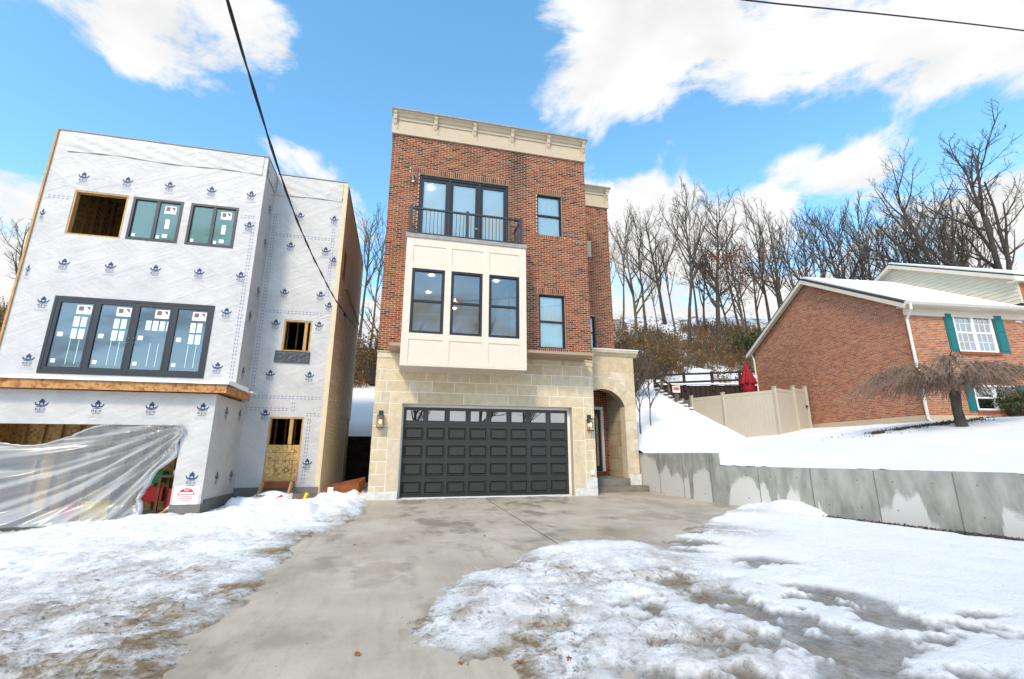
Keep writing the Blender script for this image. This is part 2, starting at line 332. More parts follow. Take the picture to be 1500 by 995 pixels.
# ------------------------------------------------------------------ mesh helpers
class MB:
    def __init__(s): s.v = []; s.f = []; s.c = []; s.mi = []; s.cur = None; s.m = 0
    def add(s, vs, fs):
        n = len(s.v); s.v += [tuple(p) for p in vs]
        for f in fs: s.f.append(tuple(i + n for i in f)); s.c.append(s.cur or (1, 1, 1)); s.mi.append(s.m)
        return s
    def box(s, x0, x1, y0, y1, z0, z1):
        if x0 > x1: x0, x1 = x1, x0
        if y0 > y1: y0, y1 = y1, y0
        if z0 > z1: z0, z1 = z1, z0
        return s.add([(x0, y0, z0), (x1, y0, z0), (x1, y1, z0), (x0, y1, z0), (x0, y0, z1), (x1, y0, z1), (x1, y1, z1), (x0, y1, z1)],
                     [(0, 3, 2, 1), (4, 5, 6, 7), (0, 1, 5, 4), (1, 2, 6, 5), (2, 3, 7, 6), (3, 0, 4, 7)])
    def bar(s, a, b, w, h=None, up=(0, 0, 1)):
        a, b = Vector(a), Vector(b); h = h or w; d = (b - a).normalized(); u = Vector(up)
        if abs(d.dot(u)) > .98: u = Vector((0, 1, 0))
        r = d.cross(u).normalized() * w / 2; q = r.cross(d).normalized() * h / 2
        vs = [a - r - q, a + r - q, a + r + q, a - r + q, b - r - q, b + r - q, b + r + q, b - r + q]
        return s.add(vs, [(0, 3, 2, 1), (4, 5, 6, 7), (0, 1, 5, 4), (1, 2, 6, 5), (2, 3, 7, 6), (3, 0, 4, 7)])
    def prism(s, poly, axis, a, b):
        # poly: 2-D points; axis 'y' -> (x,z) extruded in y; 'x' -> (y,z); 'z' -> (x,y)
        def P(p, t): return {'y': (p[0], t, p[1]), 'x': (t, p[0], p[1]), 'z': (p[0], p[1], t)}[axis]
        n = len(poly); vs = [P(p, a) for p in poly] + [P(p, b) for p in poly]
        fs = [tuple(range(n)), tuple(range(2 * n - 1, n - 1, -1))] + [(i, i + n, (i + 1) % n + n, (i + 1) % n) for i in range(n)]
        return s.add(vs, fs)
    def tube(s, pts, rad, n=6, cap=True):
        pts = [Vector(p) for p in pts]; rad = rad if isinstance(rad, (list, tuple)) else [rad] * len(pts)
        vs = []; fs = []; pr = None
        for i, p in enumerate(pts):
            d = (pts[min(i + 1, len(pts) - 1)] - pts[max(i - 1, 0)]).normalized()
            if pr is None: pr = d.cross(Vector((0, 0, 1)) if abs(d.z) < .9 else Vector((1, 0, 0))).normalized()
            else: pr = (pr - d * pr.dot(d)).normalized()
            q = d.cross(pr)
            for k in range(n): a = 2 * math.pi * k / n; vs.append(p + (pr * math.cos(a) + q * math.sin(a)) * rad[i])
        for i in range(len(pts) - 1):
            for k in range(n): fs.append((i * n + k, i * n + (k + 1) % n, (i + 1) * n + (k + 1) % n, (i + 1) * n + k))
        if cap: fs += [tuple(range(n - 1, -1, -1)), tuple((len(pts) - 1) * n + k for k in range(n))]
        return s.add(vs, fs)
    def mesh(s, name, mats, smooth=False):
        me = bpy.data.meshes.new(name); me.from_pydata(s.v, [], s.f)
        for m in (mats if isinstance(mats, (list, tuple)) else [mats]): me.materials.append(MATS[m])
        if any(s.mi): me.polygons.foreach_set('material_index', s.mi)
        if any(c != (1, 1, 1) for c in s.c):
            a = me.color_attributes.new('Col', 'FLOAT_COLOR', 'CORNER'); arr = []
            for f, c in zip(s.f, s.c): arr += [c[0], c[1], c[2], 1.] * len(f)
            a.data.foreach_set('color', arr)
        if smooth: me.polygons.foreach_set('use_smooth', [True] * len(s.f))
        me.update(); return me
    def build(s, name, mats, parent=None, smooth=False, **tags):
        return link(name, s.mesh(name, mats, smooth), parent, **tags)
WMAT = {}
def link(name, data, parent=None, loc=None, rot=None, label=None, cat=None, group=None, kind=None):
    o = bpy.data.objects.new(name, data); col.objects.link(o)
    if loc is not None: o.location = loc
    if rot is not None: o.rotation_euler = rot
    WMAT[o.name] = Matrix.LocRotScale(o.location, o.rotation_euler, None)
    if parent is not None:
        o.parent = parent; o.matrix_parent_inverse = WMAT[parent.name].inverted()
    for k, v in (('label', label), ('category', cat), ('group', group), ('kind', kind)):
        if v: o[k] = v
    return o
def thing(name, label, cat, loc=(0, 0, 0), group=None):
    o = link(name, None, None, loc, label=label, cat=cat, group=group); o.empty_display_size = .2; return o
def copy_tree(o, parent=None):
    c = o.copy(); col.objects.link(c); WMAT[c.name] = WMAT[o.name]
    if parent is not None: c.parent = parent
    for ch in [x for x in bpy.data.objects if x.parent == o]: copy_tree(ch, c)
    return c
def B(*a): return MB().box(*a)
def parts(name, mn, par, *boxes):
    for b in boxes: MB().box(*b).build(name, mn, par)

# value noise
_rs = np.random.RandomState(3); _LAT = _rs.rand(256, 256)
def vnoise(x, y):
    xi = np.floor(x).astype(int); yi = np.floor(y).astype(int); fx = x - xi; fy = y - yi
    fx = fx * fx * (3 - 2 * fx); fy = fy * fy * (3 - 2 * fy); g = lambda a, b: _LAT[a & 255, b & 255]
    return (g(xi, yi) * (1 - fx) + g(xi + 1, yi) * fx) * (1 - fy) + (g(xi, yi + 1) * (1 - fx) + g(xi + 1, yi + 1) * fx) * fy
def fbm(x, y, s=1., o=4, g=.5):
    t = 0; a = 1; n = 0; x = np.asarray(x, float); y = np.asarray(y, float)
    for i in range(o): t = t + a * vnoise(x * s + 13.7 * i, y * s + 7.3 * i); n += a; a *= g; s *= 2.03
    return t / n
def sstep(a, b, x): t = np.clip((np.asarray(x, float) - a) / (b - a), 0, 1); return t * t * (3 - 2 * t)

# ------------------------------------------------------------------ terrain
WALLP = [(8.12, 15.0), (8.25, 11.2), (9.95, 5.8), (11.4, 1.2), (13.5, -5.5)]      # front face of the retaining wall
def wall_x(y): return np.interp(-np.asarray(y, float), [-p[1] for p in WALLP], [p[0] for p in WALLP])
def z_low(x, y):
    x = np.asarray(x, float); y = np.asarray(y, float)
    z = np.where(y < 13.6, -.02 * (13.6 - np.maximum(y, -14)), 0)
    return z - .09 * np.clip(-1.85 - x, 0, 6)
def z_lawn(x, y): return .87 + .145 * np.clip(x - wall_x(y), 0, 10.2) + .32 * sstep(11.22, 12.0, y) * sstep(3, .5, x - wall_x(y)) + .02 * np.clip(x - 19, 0, 40)
def z_hill_e(x, y): return 1.25 + .42 * (y - 14.9) + .06 * np.clip(y - 36, 0, 14)
def z_hill_w(x, y): return 2.0 + .46 * (y - 24)
def ridge(z, y): return np.where(y > 48, np.minimum(z, z - .40 * (y - 48)), z)
def H(x, y):
    x = np.asarray(x, float); y = np.asarray(y, float)
    bump_ = (fbm(x, y, .16, 4) - .5) * 1.6 * sstep(20, 34, y)
    lowz = z_low(x, y)
    west = np.where(y > 24, ridge(z_hill_w(x, y), y), lowz)
    lawn = z_lawn(x, y); he = ridge(z_hill_e(x, y), y)
    east = np.where((x > 13.8) & (y < 23.3), lawn, np.maximum(lawn, he))
    right = x > wall_x(y) + .12
    e2 = np.where(right, east, np.where(y > 15, np.maximum(he, 0), lowz))
    w = sstep(2, 8, x); far = y > 24
    z = np.where(x > 7.9, e2, np.where(far, west * (1 - w) + he * w, lowz))
    return z + bump_ + sstep(27, 44, y) * .11 * np.clip(x - 16, 0, 24)
def Hs(x, y): return float(H(np.array([x]), np.array([y]))[0])
def grid(name, xs, ys, zf, matn, kind='structure', keep=None, colf=None, parent=None, smooth=True):
    X, Y = np.meshgrid(xs, ys); Z = zf(X, Y); nx, ny = len(xs), len(ys)
    co = np.stack([X, Y, Z], -1).reshape(-1, 3)
    I = np.arange(nx * ny).reshape(ny, nx)
    q = np.stack([I[:-1, :-1], I[:-1, 1:], I[1:, 1:], I[1:, :-1]], -1).reshape(-1, 4)
    if keep is not None: q = q[keep(X, Y, Z).reshape(-1)]
    used, inv = np.unique(q, return_inverse=True); q = inv.reshape(-1, 4); co2 = co[used]
    me = bpy.data.meshes.new(name); me.vertices.add(len(co2)); me.vertices.foreach_set('co', co2.reshape(-1))
    me.loops.add(len(q) * 4); me.loops.foreach_set('vertex_index', q.reshape(-1).astype(np.int32))
    me.polygons.add(len(q)); me.polygons.foreach_set('loop_start', np.arange(len(q), dtype=np.int32) * 4)
    me.polygons.foreach_set('use_smooth', [smooth] * len(q)); me.materials.append(MATS[matn])
    if colf is not None:
        c = colf(X, Y, Z).reshape(-1, 3)[used]; a = me.color_attributes.new('Col', 'FLOAT_COLOR', 'POINT')
        a.data.foreach_set('color', np.concatenate([c, np.ones((len(c), 1))], 1).reshape(-1))
    me.update(); me.validate()
    return link(name, me, parent, kind=kind)
def dens(a, b, lo, hi, fine, coarse):
    xs = list(np.arange(a, lo, coarse)) + list(np.arange(lo, hi, fine)) + list(np.arange(hi, b + coarse, coarse)); return np.array(xs)
grid('ground', dens(-150, 160, -40, 60, 1.0, 10), dens(-60, 190, -4, 60, 1.0, 10),
     lambda X, Y: np.where((X > 8.5) & (X < 58) & (Y > -7) & (Y < 30), -.7, np.where((X > 5) & (X < 9.5) & (Y > 11) & (Y < 24.5), -.4, H(X, Y))) - np.where((X > 7.5) & (X < 60) & (Y < 31) & (Y > -8), .45, .16), 'snow_field')
grid('lawn', np.concatenate([np.arange(8.0, 24, .125), np.arange(24, 61, .8)]), np.concatenate([np.arange(-8, 1, .5), np.arange(1, 24, .125), np.arange(24, 33, .5)]),
     lambda X, Y: H(X, Y) + (fbm(X, Y, 1.1, 4) - .5) * .07, 'snow_field',
     keep=lambda X, Y, Z: (((X[:-1, :-1] > wall_x(Y[:-1, :-1]) + .125) & (X[1:, :-1] > wall_x(Y[1:, :-1]) + .125)) | (Y[:-1, :-1] > 15.0)) & ~((X[:-1, :-1] < 8.0) & (Y[:-1, :-1] > 14.0)))

# driveway slabs
drive = link('driveway', None, None, (2.4, 8, 0), kind='structure')
def slab(x0, x1, y0, y1):
    g = .016; c = .006; x0 += g; x1 -= g; y0 += g; y1 -= g
    zt = lambda y: -.02 * (13.6 - min(y, 13.6))
    m = MB(); o = [(x0, y0), (x1, y0), (x1, y1), (x0, y1)]; i = [(x0 + c, y0 + c), (x1 - c, y0 + c), (x1 - c, y1 - c), (x0 + c, y1 - c)]
    vs = [(p[0], p[1], zt(p[1]) - .12) for p in o] + [(p[0], p[1], zt(p[1]) - .008) for p in o] + [(p[0], p[1], zt(p[1])) for p in i]
    fs = [(8, 9, 10, 11)] + [(a, (a + 1) % 4, (a + 1) % 4 + 4, a + 4) for a in range(4)] + [(a + 4, (a + 1) % 4 + 4, (a + 1) % 4 + 8, a + 8) for a in range(4)]
    m.add(vs, fs).build('slab', 'concrete', drive)
for x0, x1 in ((-1.9, 2.47), (2.47, 5.8), (5.8, 9.0)):
    for y0, y1 in ((-3, 2.2), (2.2, 13.58)): slab(x0, x1, y0, y1)
slab(5.96, 8.12, 13.58, 15.2)
MB().add([(-1.2, -2.9, -.344), (8.9, -2.9, -.344), (8.9, 13.55, -.015), (-1.2, 13.55, -.015)], [(0, 1, 2, 3)]).build('joint_filler', 'joint', drive)

# snow lying over drive and verges, with the bare concrete left open
LB = [(-.77, 13.62), (-.72, 12.6), (-.70, 11.2), (-.79, 10.14), (-1.16, 9.09), (-1.39, 8.52), (-1.38, 7.4), (-1.37, 6.49), (-1.32, 5.64), (-1.33, 5.13), (-1.42, 4.65), (-1.32, 4.29), (-1.3, 4.06), (-1.32, 3.84), (-1.28, 3.5), (-1.25, 1.0), (-1.2, -2)]
RB = [(.5, -2), (.6, 1.5), (.76, 2.98), (.78, 3.33), (.73, 3.6), (.3, 3.87), (.16, 4.08), (.08, 4.31), (.17, 4.54), (.32, 4.67), (.69, 5.44), (.82, 5.82), (1.11, 6.1), (1.45, 6.1), (2.05, 6.87), (2.61, 7.23), (3.14, 7.38), (3.57, 7.18), (3.9, 6.95), (4.3, 7.15), (4.27, 7.43), (5.57, 8.17), (6.5, 9.0), (7.39, 9.74), (8.1, 10.3), (8.6, 10.5), (9.2, 14.5), (8.5, 15.6), (5.9, 15.6), (5.9, 13.62)]
POLY = np.array(LB + RB)
def sdist(X, Y):
    P = np.stack([X.ravel(), Y.ravel()], -1); A = POLY; Bq = np.roll(POLY, -1, 0)
    d = np.full(len(P), 1e9); ins = np.zeros(len(P), bool)
    for a, b in zip(A, Bq):
        ab = b - a; t = np.clip(((P - a) @ ab) / (ab @ ab), 0, 1); q = a + t[:, None] * ab
        d = np.minimum(d, np.hypot(*(P - q).T))
        c = ((a[1] > P[:, 1]) != (b[1] > P[:, 1])); 
        with np.errstate(divide='ignore', invalid='ignore'): xx = (b[0] - a[0]) * (P[:, 1] - a[1]) / (b[1] - a[1]) + a[0]
        ins ^= c & (P[:, 0] < xx)
    return np.where(ins, -d, d).reshape(X.shape)
def blobs_at(X, Y, L): 
    t = np.zeros_like(X)
    for x, y, r, s in L: t = np.maximum(t, s * np.exp(-((X - x) ** 2 + (Y - y) ** 2) / (r * r)))
    return t
ICE = [(3.98, 3.98, .55, .95), (3.48, 3.3, .6, 1), (3.46, 3.9, .45, .7), (2.95, 3.2, .5, .7), (3.27, 2.9, .7, .9), (4.34, 3.18, .35, .8), (2.4, 3.3, .5, .5), (3.7, 4.5, .45, .45), (3.2, 4.2, .45, .5), (4.4, 6.6, .5, .5), (5.5, 7.6, .6, .5), (5.0, 3.3, .25, .6), (4.9, 2.7, .3, .8), (3.0, 5.2, .5, .4), (2.3, 4.2, .4, .4), (2.7, 2.7, .5, .8), (4.6, 5.4, .5, .4), (1.9, 3.0, .4, .5)]
DIRT = [(-1.35, 4.4, .35, 1), (-1.5, 4.15, .5, 1), (-1.9, 4.6, .5, .95), (-1.5, 5.6, .4, .75), (-3.0, 5.7, .8, .5), (-1.9, 4.1, .6, .9), (-2.1, 5.2, .6, .6), (-1.5, 7.4, .45, .6), (-1.3, 8.6, .5, .55), (-3.4, 7.2, .9, .35), (-4, 5, .9, .45), (-2.6, 4.2, .6, .6),
        (.2, 4.35, .32, .95), (.9, 5.1, .35, .5), (1.25, 3.8, .4, .8), (.95, 3.4, .4, .85), (2.0, 5.1, .5, .5), (2.7, 5.2, .6, .4), (3.0, 4.8, .6, .4), (1.6, 6.0, .5, .55), (.7, 4.4, .4, .5), (5.5, 7.4, .9, .35), (-.9, 10.3, .5, .5), (7.5, 9.3, .7, .3), (-3.2, 4.6, .8, .7), (-4.6, 6.4, 1.0, .45), (-2.4, 6.6, .7, .5), (-3.6, 8.6, 1.0, .3), (1.5, 4.4, .4, .55), (2.2, 3.5, .6, .45), (1.9, 5.6, .4, .5), (3.4, 5.8, .7, .35)]
PILES = [(-1.3, 11.0, .55, .16), (-1.9, 10.9, .6, .20), (-2.7, 11.2, .7, .15), (-1.0, 12.0, .5, .14), (8.75, 9.35, .6, .20), (8.5, 10.0, .5, .12), (1.0, 4.6, .6, .04), (2.4, 5.9, .9, .05), (5.0, 7.0, .8, .05), (7.2, 8.9, .9, .08), (-3.5, 12.5, .6, .14), (-5.6, 12.9, .5, .14), (-6.9, 12.9, .8, .10)]
def snow_th(X, Y):
    sd = sdist(X, Y) + (fbm(X, Y, 2.2, 5) - .5) * .42 + (fbm(X, Y, 9, 4, .65) - .5) * .22
    ice = blobs_at(X, Y, ICE)
    th = -.05 + .05 * sstep(-.12, 0, sd) + .028 * sstep(0, .15, sd) + .04 * sstep(.1, 1.4, sd)
    lump = ((fbm(X, Y, 3.1, 5, .55) - .5) * .11 + (fbm(X, Y, 13, 3, .6) - .5) * .04 + (np.abs(fbm(X + 3, Y, 5.5, 4, .6) - .5) * -.16 + .02)) * sstep(0, .5, sd) * (1 - .8 * sstep(2.0, 4.2, X))
    ruts = (fbm(X * .9 + Y * .55, Y * .35 - X * .5, 1.4, 4) - .5) * .10 * sstep(0, .6, sd) * sstep(.6, -.8, X)
    th = th + (lump + ruts) + blobs_at(X, Y, PILES) * sstep(-.05, .35, sd) * (.6 + .8 * fbm(X, Y, 4, 4))
    th = th - ice * (.03 + .17 * sstep(.44, .54, fbm(X * 1.25 + .35 * Y, Y * 1.5, 1.7, 5, .6)))
    th = np.where(ice > .22, np.maximum(th, .004 + .002 * fbm(X, Y, 6, 2)), th)
    ledge = (Y < 11.2) & (X > wall_x(Y) - .7) & (Y < 8.9)
    th = np.where(ledge, th - .25 * sstep(.62, .2, wall_x(Y) - X + .25 * (fbm(X, Y, 2.5, 3) - .5)) * sstep(8.9, 8.2, Y), th)
    return th
def snow_z(X, Y): return z_low(X, Y) + snow_th(X, Y)
def snow_col(X, Y, Z):
    th = snow_th(X, Y); ice = np.clip(sstep(.045, .008, th) * (.35 + .65 * sstep(.1, .3, blobs_at(X, Y, ICE))), 0, 1)
    d = np.clip(blobs_at(X, Y, DIRT) + .25 * sstep(.05, .0, th), 0, 1)
    return np.stack([d, ice, np.zeros_like(d)], -1)
grid('snow', np.arange(-14, 10.9, .05), np.concatenate([np.arange(-3, 2.5, .25), np.arange(2.5, 9, .04), np.arange(9, 15.7, .06)]), snow_z, 'snow', keep=lambda X, Y, Z: (((Z - z_low(X, Y))[:-1, :-1] > -.048) & (X[:-1, :-1] < wall_x(Y[:-1, :-1]) + .1) & ~((X[:-1, :-1] > -.7) & (Y[:-1, :-1] > 13.6)) & ~((X[:-1, :-1] < -4.62) & (Y[:-1, :-1] > 13.35))), colf=snow_col)

# ------------------------------------------------------------------ wall, brick and window builders
def wall_open(u0, u1, z0, z1, ops, frame, th, name, matn, parent, reveal=None, **k):
    """one wall slab with rectangular openings; frame(u, z, out) -> world point"""
    us = sorted({u0, u1, *[min(max(a, u0), u1) for o in ops for a in o[:2]]}); zs = sorted({z0, z1, *[min(max(a, z0), z1) for o in ops for a in o[2:4]]})
    solid = {}
    for i in range(len(us) - 1):
        for j in range(len(zs) - 1):
            cu, cz = (us[i] + us[i + 1]) / 2, (zs[j] + zs[j + 1]) / 2
            solid[i, j] = not any(o[0] < cu < o[1] and o[2] < cz < o[3] for o in ops)
    m = MB()
    for (i, j), s in solid.items():
        if not s: continue
        a, b, c, d = us[i], us[i + 1], zs[j], zs[j + 1]
        m.add([frame(a, c, 0), frame(b, c, 0), frame(b, d, 0), frame(a, d, 0)], [(0, 1, 2, 3)])
        m.add([frame(a, c, -th), frame(b, c, -th), frame(b, d, -th), frame(a, d, -th)], [(3, 2, 1, 0)])
        for di, dj, p, q in ((-1, 0, (a, c), (a, d)), (1, 0, (b, c), (b, d)), (0, -1, (a, c), (b, c)), (0, 1, (a, d), (b, d))):
            if not solid.get((i + di, j + dj), False):
                m.add([frame(*p, 0), frame(*q, 0), frame(*q, -th), frame(*p, -th)], [(0, 1, 2, 3)])
    return m.build(name, matn, parent, **k)
BL, BH, BJ = .203, .0677, .0125
def brick_shape(m, L, Hh, D):
    c = .004; x, z = L / 2, Hh / 2
    vs = [(-x, D, -z), (x, D, -z), (x, D, z), (-x, D, z), (-x, c, -z), (x, c, -z), (x, c, z), (-x, c, z), (-x + c, 0, -z + c), (x - c, 0, -z + c), (x - c, 0, z - c), (-x + c, 0, z - c)]
    fs = [(8, 9, 10, 11)] + [(a, (a + 1) % 4, (a + 1) % 4 + 4, a + 4) for a in range(4)] + [(a + 4, (a + 1) % 4 + 4, (a + 1) % 4 + 8, a + 8) for a in range(4)]
    return vs, fs
def lay_bricks(rows, parent, origin, ang, pal, stain=None, singles=300):
    """rows: list of (u_center, z_center, length, height, frame_index); frames in origin/ang lists. the nearest full bricks become objects, the rest one mesh"""
    D = .03; rng = random.Random(11)
    items = []
    for (u, z, L, h, k) in rows:
        O, a = origin[k], ang[k]; p = Vector((O[0] + u * math.cos(a), O[1] + u * math.sin(a), z))
        items.append(((p - CAM).length, p, L, h, a))
    items.sort(key=lambda t: t[0])
    full = [t for t in items if abs(t[2] - (BL - BJ)) < 1e-4 and abs(t[3] - (BH - BJ)) < 1e-4]
    near = set(id(t) for t in full[:singles])
    protos = []
    for c in pal:
        m = MB(); m.cur = c; m.add(*brick_shape(m, BL - BJ, BH - BJ, D)); protos.append(m.mesh('brick', 'brick'))
    inv = WMAT[parent.name].inverted()
    S = MB()
    for t in items:
        d, p, L, h, a = t; ci = rng.randrange(len(pal)); o = rng.uniform(-.003, .003)
        nrm = Vector((math.sin(a), -math.cos(a), 0))
        p = p + nrm * o
        c = pal[ci]
        k = stain(p) if stain else 1
        if id(t) in near and k > .97:
            ob = bpy.data.objects.new('brick', protos[ci]); col.objects.link(ob); ob.location = p; ob.rotation_euler = (0, 0, a); ob.parent = parent; ob.matrix_parent_inverse = inv
        else:
            S.cur = (c[0] * k, c[1] * k * (.75 + .25 * k), c[2] * k * (.75 + .25 * k))
            vs, fs = brick_shape(S, L, h, D); ca, sa = math.cos(a), math.sin(a)
            S.add([(p.x + v[0] * ca - v[1] * sa, p.y + v[0] * sa + v[1] * ca, p.z + v[2]) for v in vs], fs)
    S.build('bricks', 'brick', parent, kind='stuff')
def running_bond(u0, u1, z0, z1, ops, k=0, clip=None):
    rows = []; n = int((z1 - z0) / BH + .5)
    for j in range(n):
        z = z0 + (j + .5) * BH; lo, hi = (u0, u1) if clip is None else clip(z)
        lo, hi = max(lo, u0), min(hi, u1)
        if hi - lo < .05: continue
        segs = [(lo, hi)]
        for o in ops:
            if o[2] < z < o[3]:
                ns = []
                for a, b in segs:
                    if o[1] <= a or o[0] >= b: ns.append((a, b)); continue
                    if o[0] > a: ns.append((a, o[0]))
                    if o[1] < b: ns.append((o[1], b))
                segs = ns
        off = (j % 2) * BL / 2
        for a, b in segs:
            i0 = math.floor((a - u0 - off) / BL)
            x = u0 + off + i0 * BL
            while x < b - .02:
                l, r = max(x, a), min(x + BL - BJ, b)
                if r - l > .03:
                    full = (r - l) > BL - BJ - .004
                    rows.append(((l + r) / 2, z, (BL - BJ) if full else r - l, BH - BJ, k))
                x += BL
    return rows
def soldiers(u0, u1, z0, z1, k=0):
    n = max(1, int((u1 - u0) / BH + .5)); w = (u1 - u0) / n
    return [(u0 + (i + .5) * w, (z0 + z1) / 2, w - BJ, z1 - z0 - BJ, k) for i in range(n)]
PAL_MAIN = [(.29, .080, .036), (.33, .098, .042), (.26, .068, .030), (.235, .058, .028), (.31, .088, .038), (.36, .115, .048), (.21, .054, .028), (.12, .045, .030), (.065, .035, .030), (.28, .075, .034), (.30, .083, .036), (.32, .094, .04)]
PAL_MAIN = [tuple(c_ * k_ for c_, k_ in zip(q, (.88, .86, .84))) for q in PAL_MAIN]
PAL_RIGHT = [(.46, .18, .085), (.42, .155, .07), (.50, .21, .10), (.37, .13, .06), (.44, .17, .085), (.31, .11, .06)]

def window(par, x0, x1, z0, z1, y, fw=.055, depth=.09, rail=True, glassn='glass', framen='window_black', blind=None, cols=1, name='window'):
    m = MB(); m.box(x0, x0 + fw, y, y + depth, z0, z1).box(x1 - fw, x1, y, y + depth, z0, z1).box(x0 + fw, x1 - fw, y, y + depth, z0, z0 + fw).box(x0 + fw, x1 - fw, y, y + depth, z1 - fw, z1)
    w = m.build(name, framen, par)
    zs = [z0 + fw, (z0 + z1) / 2, z1 - fw] if rail else [z0 + fw, z1 - fw]
    xs = [x0 + fw + (x1 - x0 - 2 * fw) * i / cols for i in range(cols + 1)]
    if rail: B(x0 + fw, x1 - fw, y + .015, y + depth - .01, zs[1] - .03, zs[1] + .03).build('meeting_rail', framen, w)
    for i in range(1, cols): B(xs[i] - .045, xs[i] + .045, y + .012, y + depth - .012, z0 + fw, z1 - fw).build('mullion', framen, w)
    for i in range(cols):
        for j in range(len(zs) - 1):
            yy = y + .045 + (.012 if j == 0 and rail else 0)
            B(xs[i] + .001, xs[i + 1] - .001, yy, yy + .006, zs[j] + .001, zs[j + 1] - .001).build('pane', glassn, w)
            # inner sash frame
            a, b, c, d = xs[i], xs[i + 1], zs[j], zs[j + 1]; s = .026
            MB().box(a + .002, a + s, yy - .014, yy - .001, c, d).box(b - s, b - .002, yy - .014, yy - .001, c, d).box(a + s, b - s, yy - .014, yy - .001, c + .002, c + s).box(a + s, b - s, yy - .014, yy - .001, d - s, d - .002).build('sash', framen, w)
    if blind:
        mb = MB(); n = max(2, int((x1 - x0) / .11))
        for i in range(n):
            a = x0 + (x1 - x0) * i / n; b = x0 + (x1 - x0) * (i + 1) / n; o = .012 * (i % 2)
            mb.add([(a, y + .085 + o, z0), (b, y + .085 + .012 - o, z0), (b, y + .085 + .012 - o, z1), (a, y + .085 + o, z1)], [(0, 1, 2, 3)])
        mb.build('blind', blind, w)
    return w

# ------------------------------------------------------------------ the brick townhouse
FY = 13.6
th = thing('brick_townhouse', 'tall narrow new townhouse of red brick over limestone with black garage door', 'house', (2.6, 14, 0))
HX0, HX1 = -.75, 5.93
sn = lambda z, o=4.13: o + round((z - o) / BH) * BH
DOOR = (.18, 3.15, 7.62, sn(10.12)); WU = (4.15, 5.05, sn(8.40), sn(9.93)); WL = (4.17, 5.07, sn(4.47), sn(6.32)); BAY = (-.10, 3.45, 3.53, 7.42)
GAR = (.03, 5.20, 0, 2.62)
fF = lambda u, z, out: (u, FY + .007 - out, z)
wall_open(HX0 + .004, HX1 - .004, 4.1, 12.1, [DOOR, WU, WL, (.2, 3.2, 4.2, 7.0)], fF, .22, 'wall', 'mortar', th)
fS = lambda u, z, out: (u, FY + .008 - out, z)
wall_open(HX0 + .02, HX1 - .02, 0, 4.1, [(GAR[0], GAR[1], -1, GAR[3]), (.2, 3.2, 3.9, 4.2)], fS, .2, 'wall', 'stone_joint', th)
# side, rear and roof
B(HX0 + .012, HX0 + .25, FY + .24, 24, 0, 12.1).build('side_wall', 'mortar', th)
B(HX1 - .25, HX1 - .012, FY + .24, 24, 0, 12.1).build('side_wall', 'mortar', th)
B(HX0 + .25, HX1 - .25, 23.7, 23.99, 0, 12.1).build('rear_wall', 'mortar', th)
B(HX0 + .25, HX1 - .25, FY + .3, 23.7, 11.7, 11.8).build('roof', 'coping', th)
BY = 16.25; BX1 = 8.06
fB = lambda u, z, out: (u, BY + .007 - out, z)
BWIN = (6.8, 7.28, 5.2, 6.52)
wall_open(HX1, BX1 - .004, 4.3, 12.0, [BWIN], fB, .22, 'wall', 'mortar', th)
B(BX1 - .25, BX1 - .006, BY + .235, 24, 0, 12.0).build('side_wall', 'mortar', th)
B(HX1, BX1 - .25, BY + .3, 23.9, 11.6, 11.7).build('roof', 'coping', th)
SOLD = [(-.12, 3.40, DOOR[3], DOOR[3] + 3 * BH), (4.13, 5.09, WL[3], WL[3] + 3 * BH), (4.11, 5.07, WU[3], WU[3] + 3 * BH), (4.1, 5.1, WU[2] - BH * 2, WU[2]), (4.12, 5.12, WL[2] - BH * 2, WL[2])]
rows = running_bond(HX0, HX1, 4.13, 11.43, [DOOR, WU, WL, (BAY[0], BAY[1], 3.5, BAY[3])] + SOLD, 0)
for q_ in SOLD: rows += soldiers(*q_)
rows += running_bond(0, BX1 - HX1, 4.85, 11.35, [(BWIN[0] - HX1, BWIN[1] - HX1, BWIN[2], BWIN[3]), (1.0, 1.32, 9.05, 9.75), (.95, 1.37, 9.75, 9.95), (.95, 1.37, 8.85, 9.05)], 1)
rows += soldiers(.95, 1.37, 9.75, 9.95, 1) + soldiers(.95, 1.37, 8.85, 9.05, 1)
rows += running_bond(0, 10.3, 4.13, 11.43, [], 2)
rows += running_bond(0, 2.6, 4.13, 11.43, [], 3)
rows += running_bond(0, 5.0, 4.85, 11.35, [], 4)
# porch back wall
PDOOR = (6.35, 7.46, .60, 2.95)
rows += running_bond(0, 1.75, .45, 3.9, [(PDOOR[0] - HX1, PDOOR[1] - HX1, PDOOR[2] - .09, PDOOR[3] + .0)], 5)
rows += soldiers(PDOOR[0] - HX1, PDOOR[1] - HX1 + .1, PDOOR[2] - .1, PDOOR[2], 5)
def stain(p):
    if p.y > 13.8: return 1
    k = 0
    for x, z, rx, rz, s in ((3.45, 10.95, .36, .62, .72), (3.42, 10.3, .30, .5, .6), (3.38, 9.4, .22, .8, .45), (1.9, 11.0, .22, .5, .35), (.6, 11.1, .2, .3, .2)):
        k = max(k, s * math.exp(-((p.x - x) / rx) ** 4 - ((p.z - z) / rz) ** 4))
    return 1 - k
lay_bricks(rows, th, [(0, FY), (HX1, BY), (HX0, 24), (HX1, FY + .03), (BX1, BY + .03), (HX1, 16.35)], [0, 0, -math.pi / 2, math.pi / 2, math.pi / 2, 0], PAL_MAIN, stain)
B(6.93, 7.25, BY + .0, BY + .1, 9.05, 9.75).build('stone_panel', 'cream_grey', th)

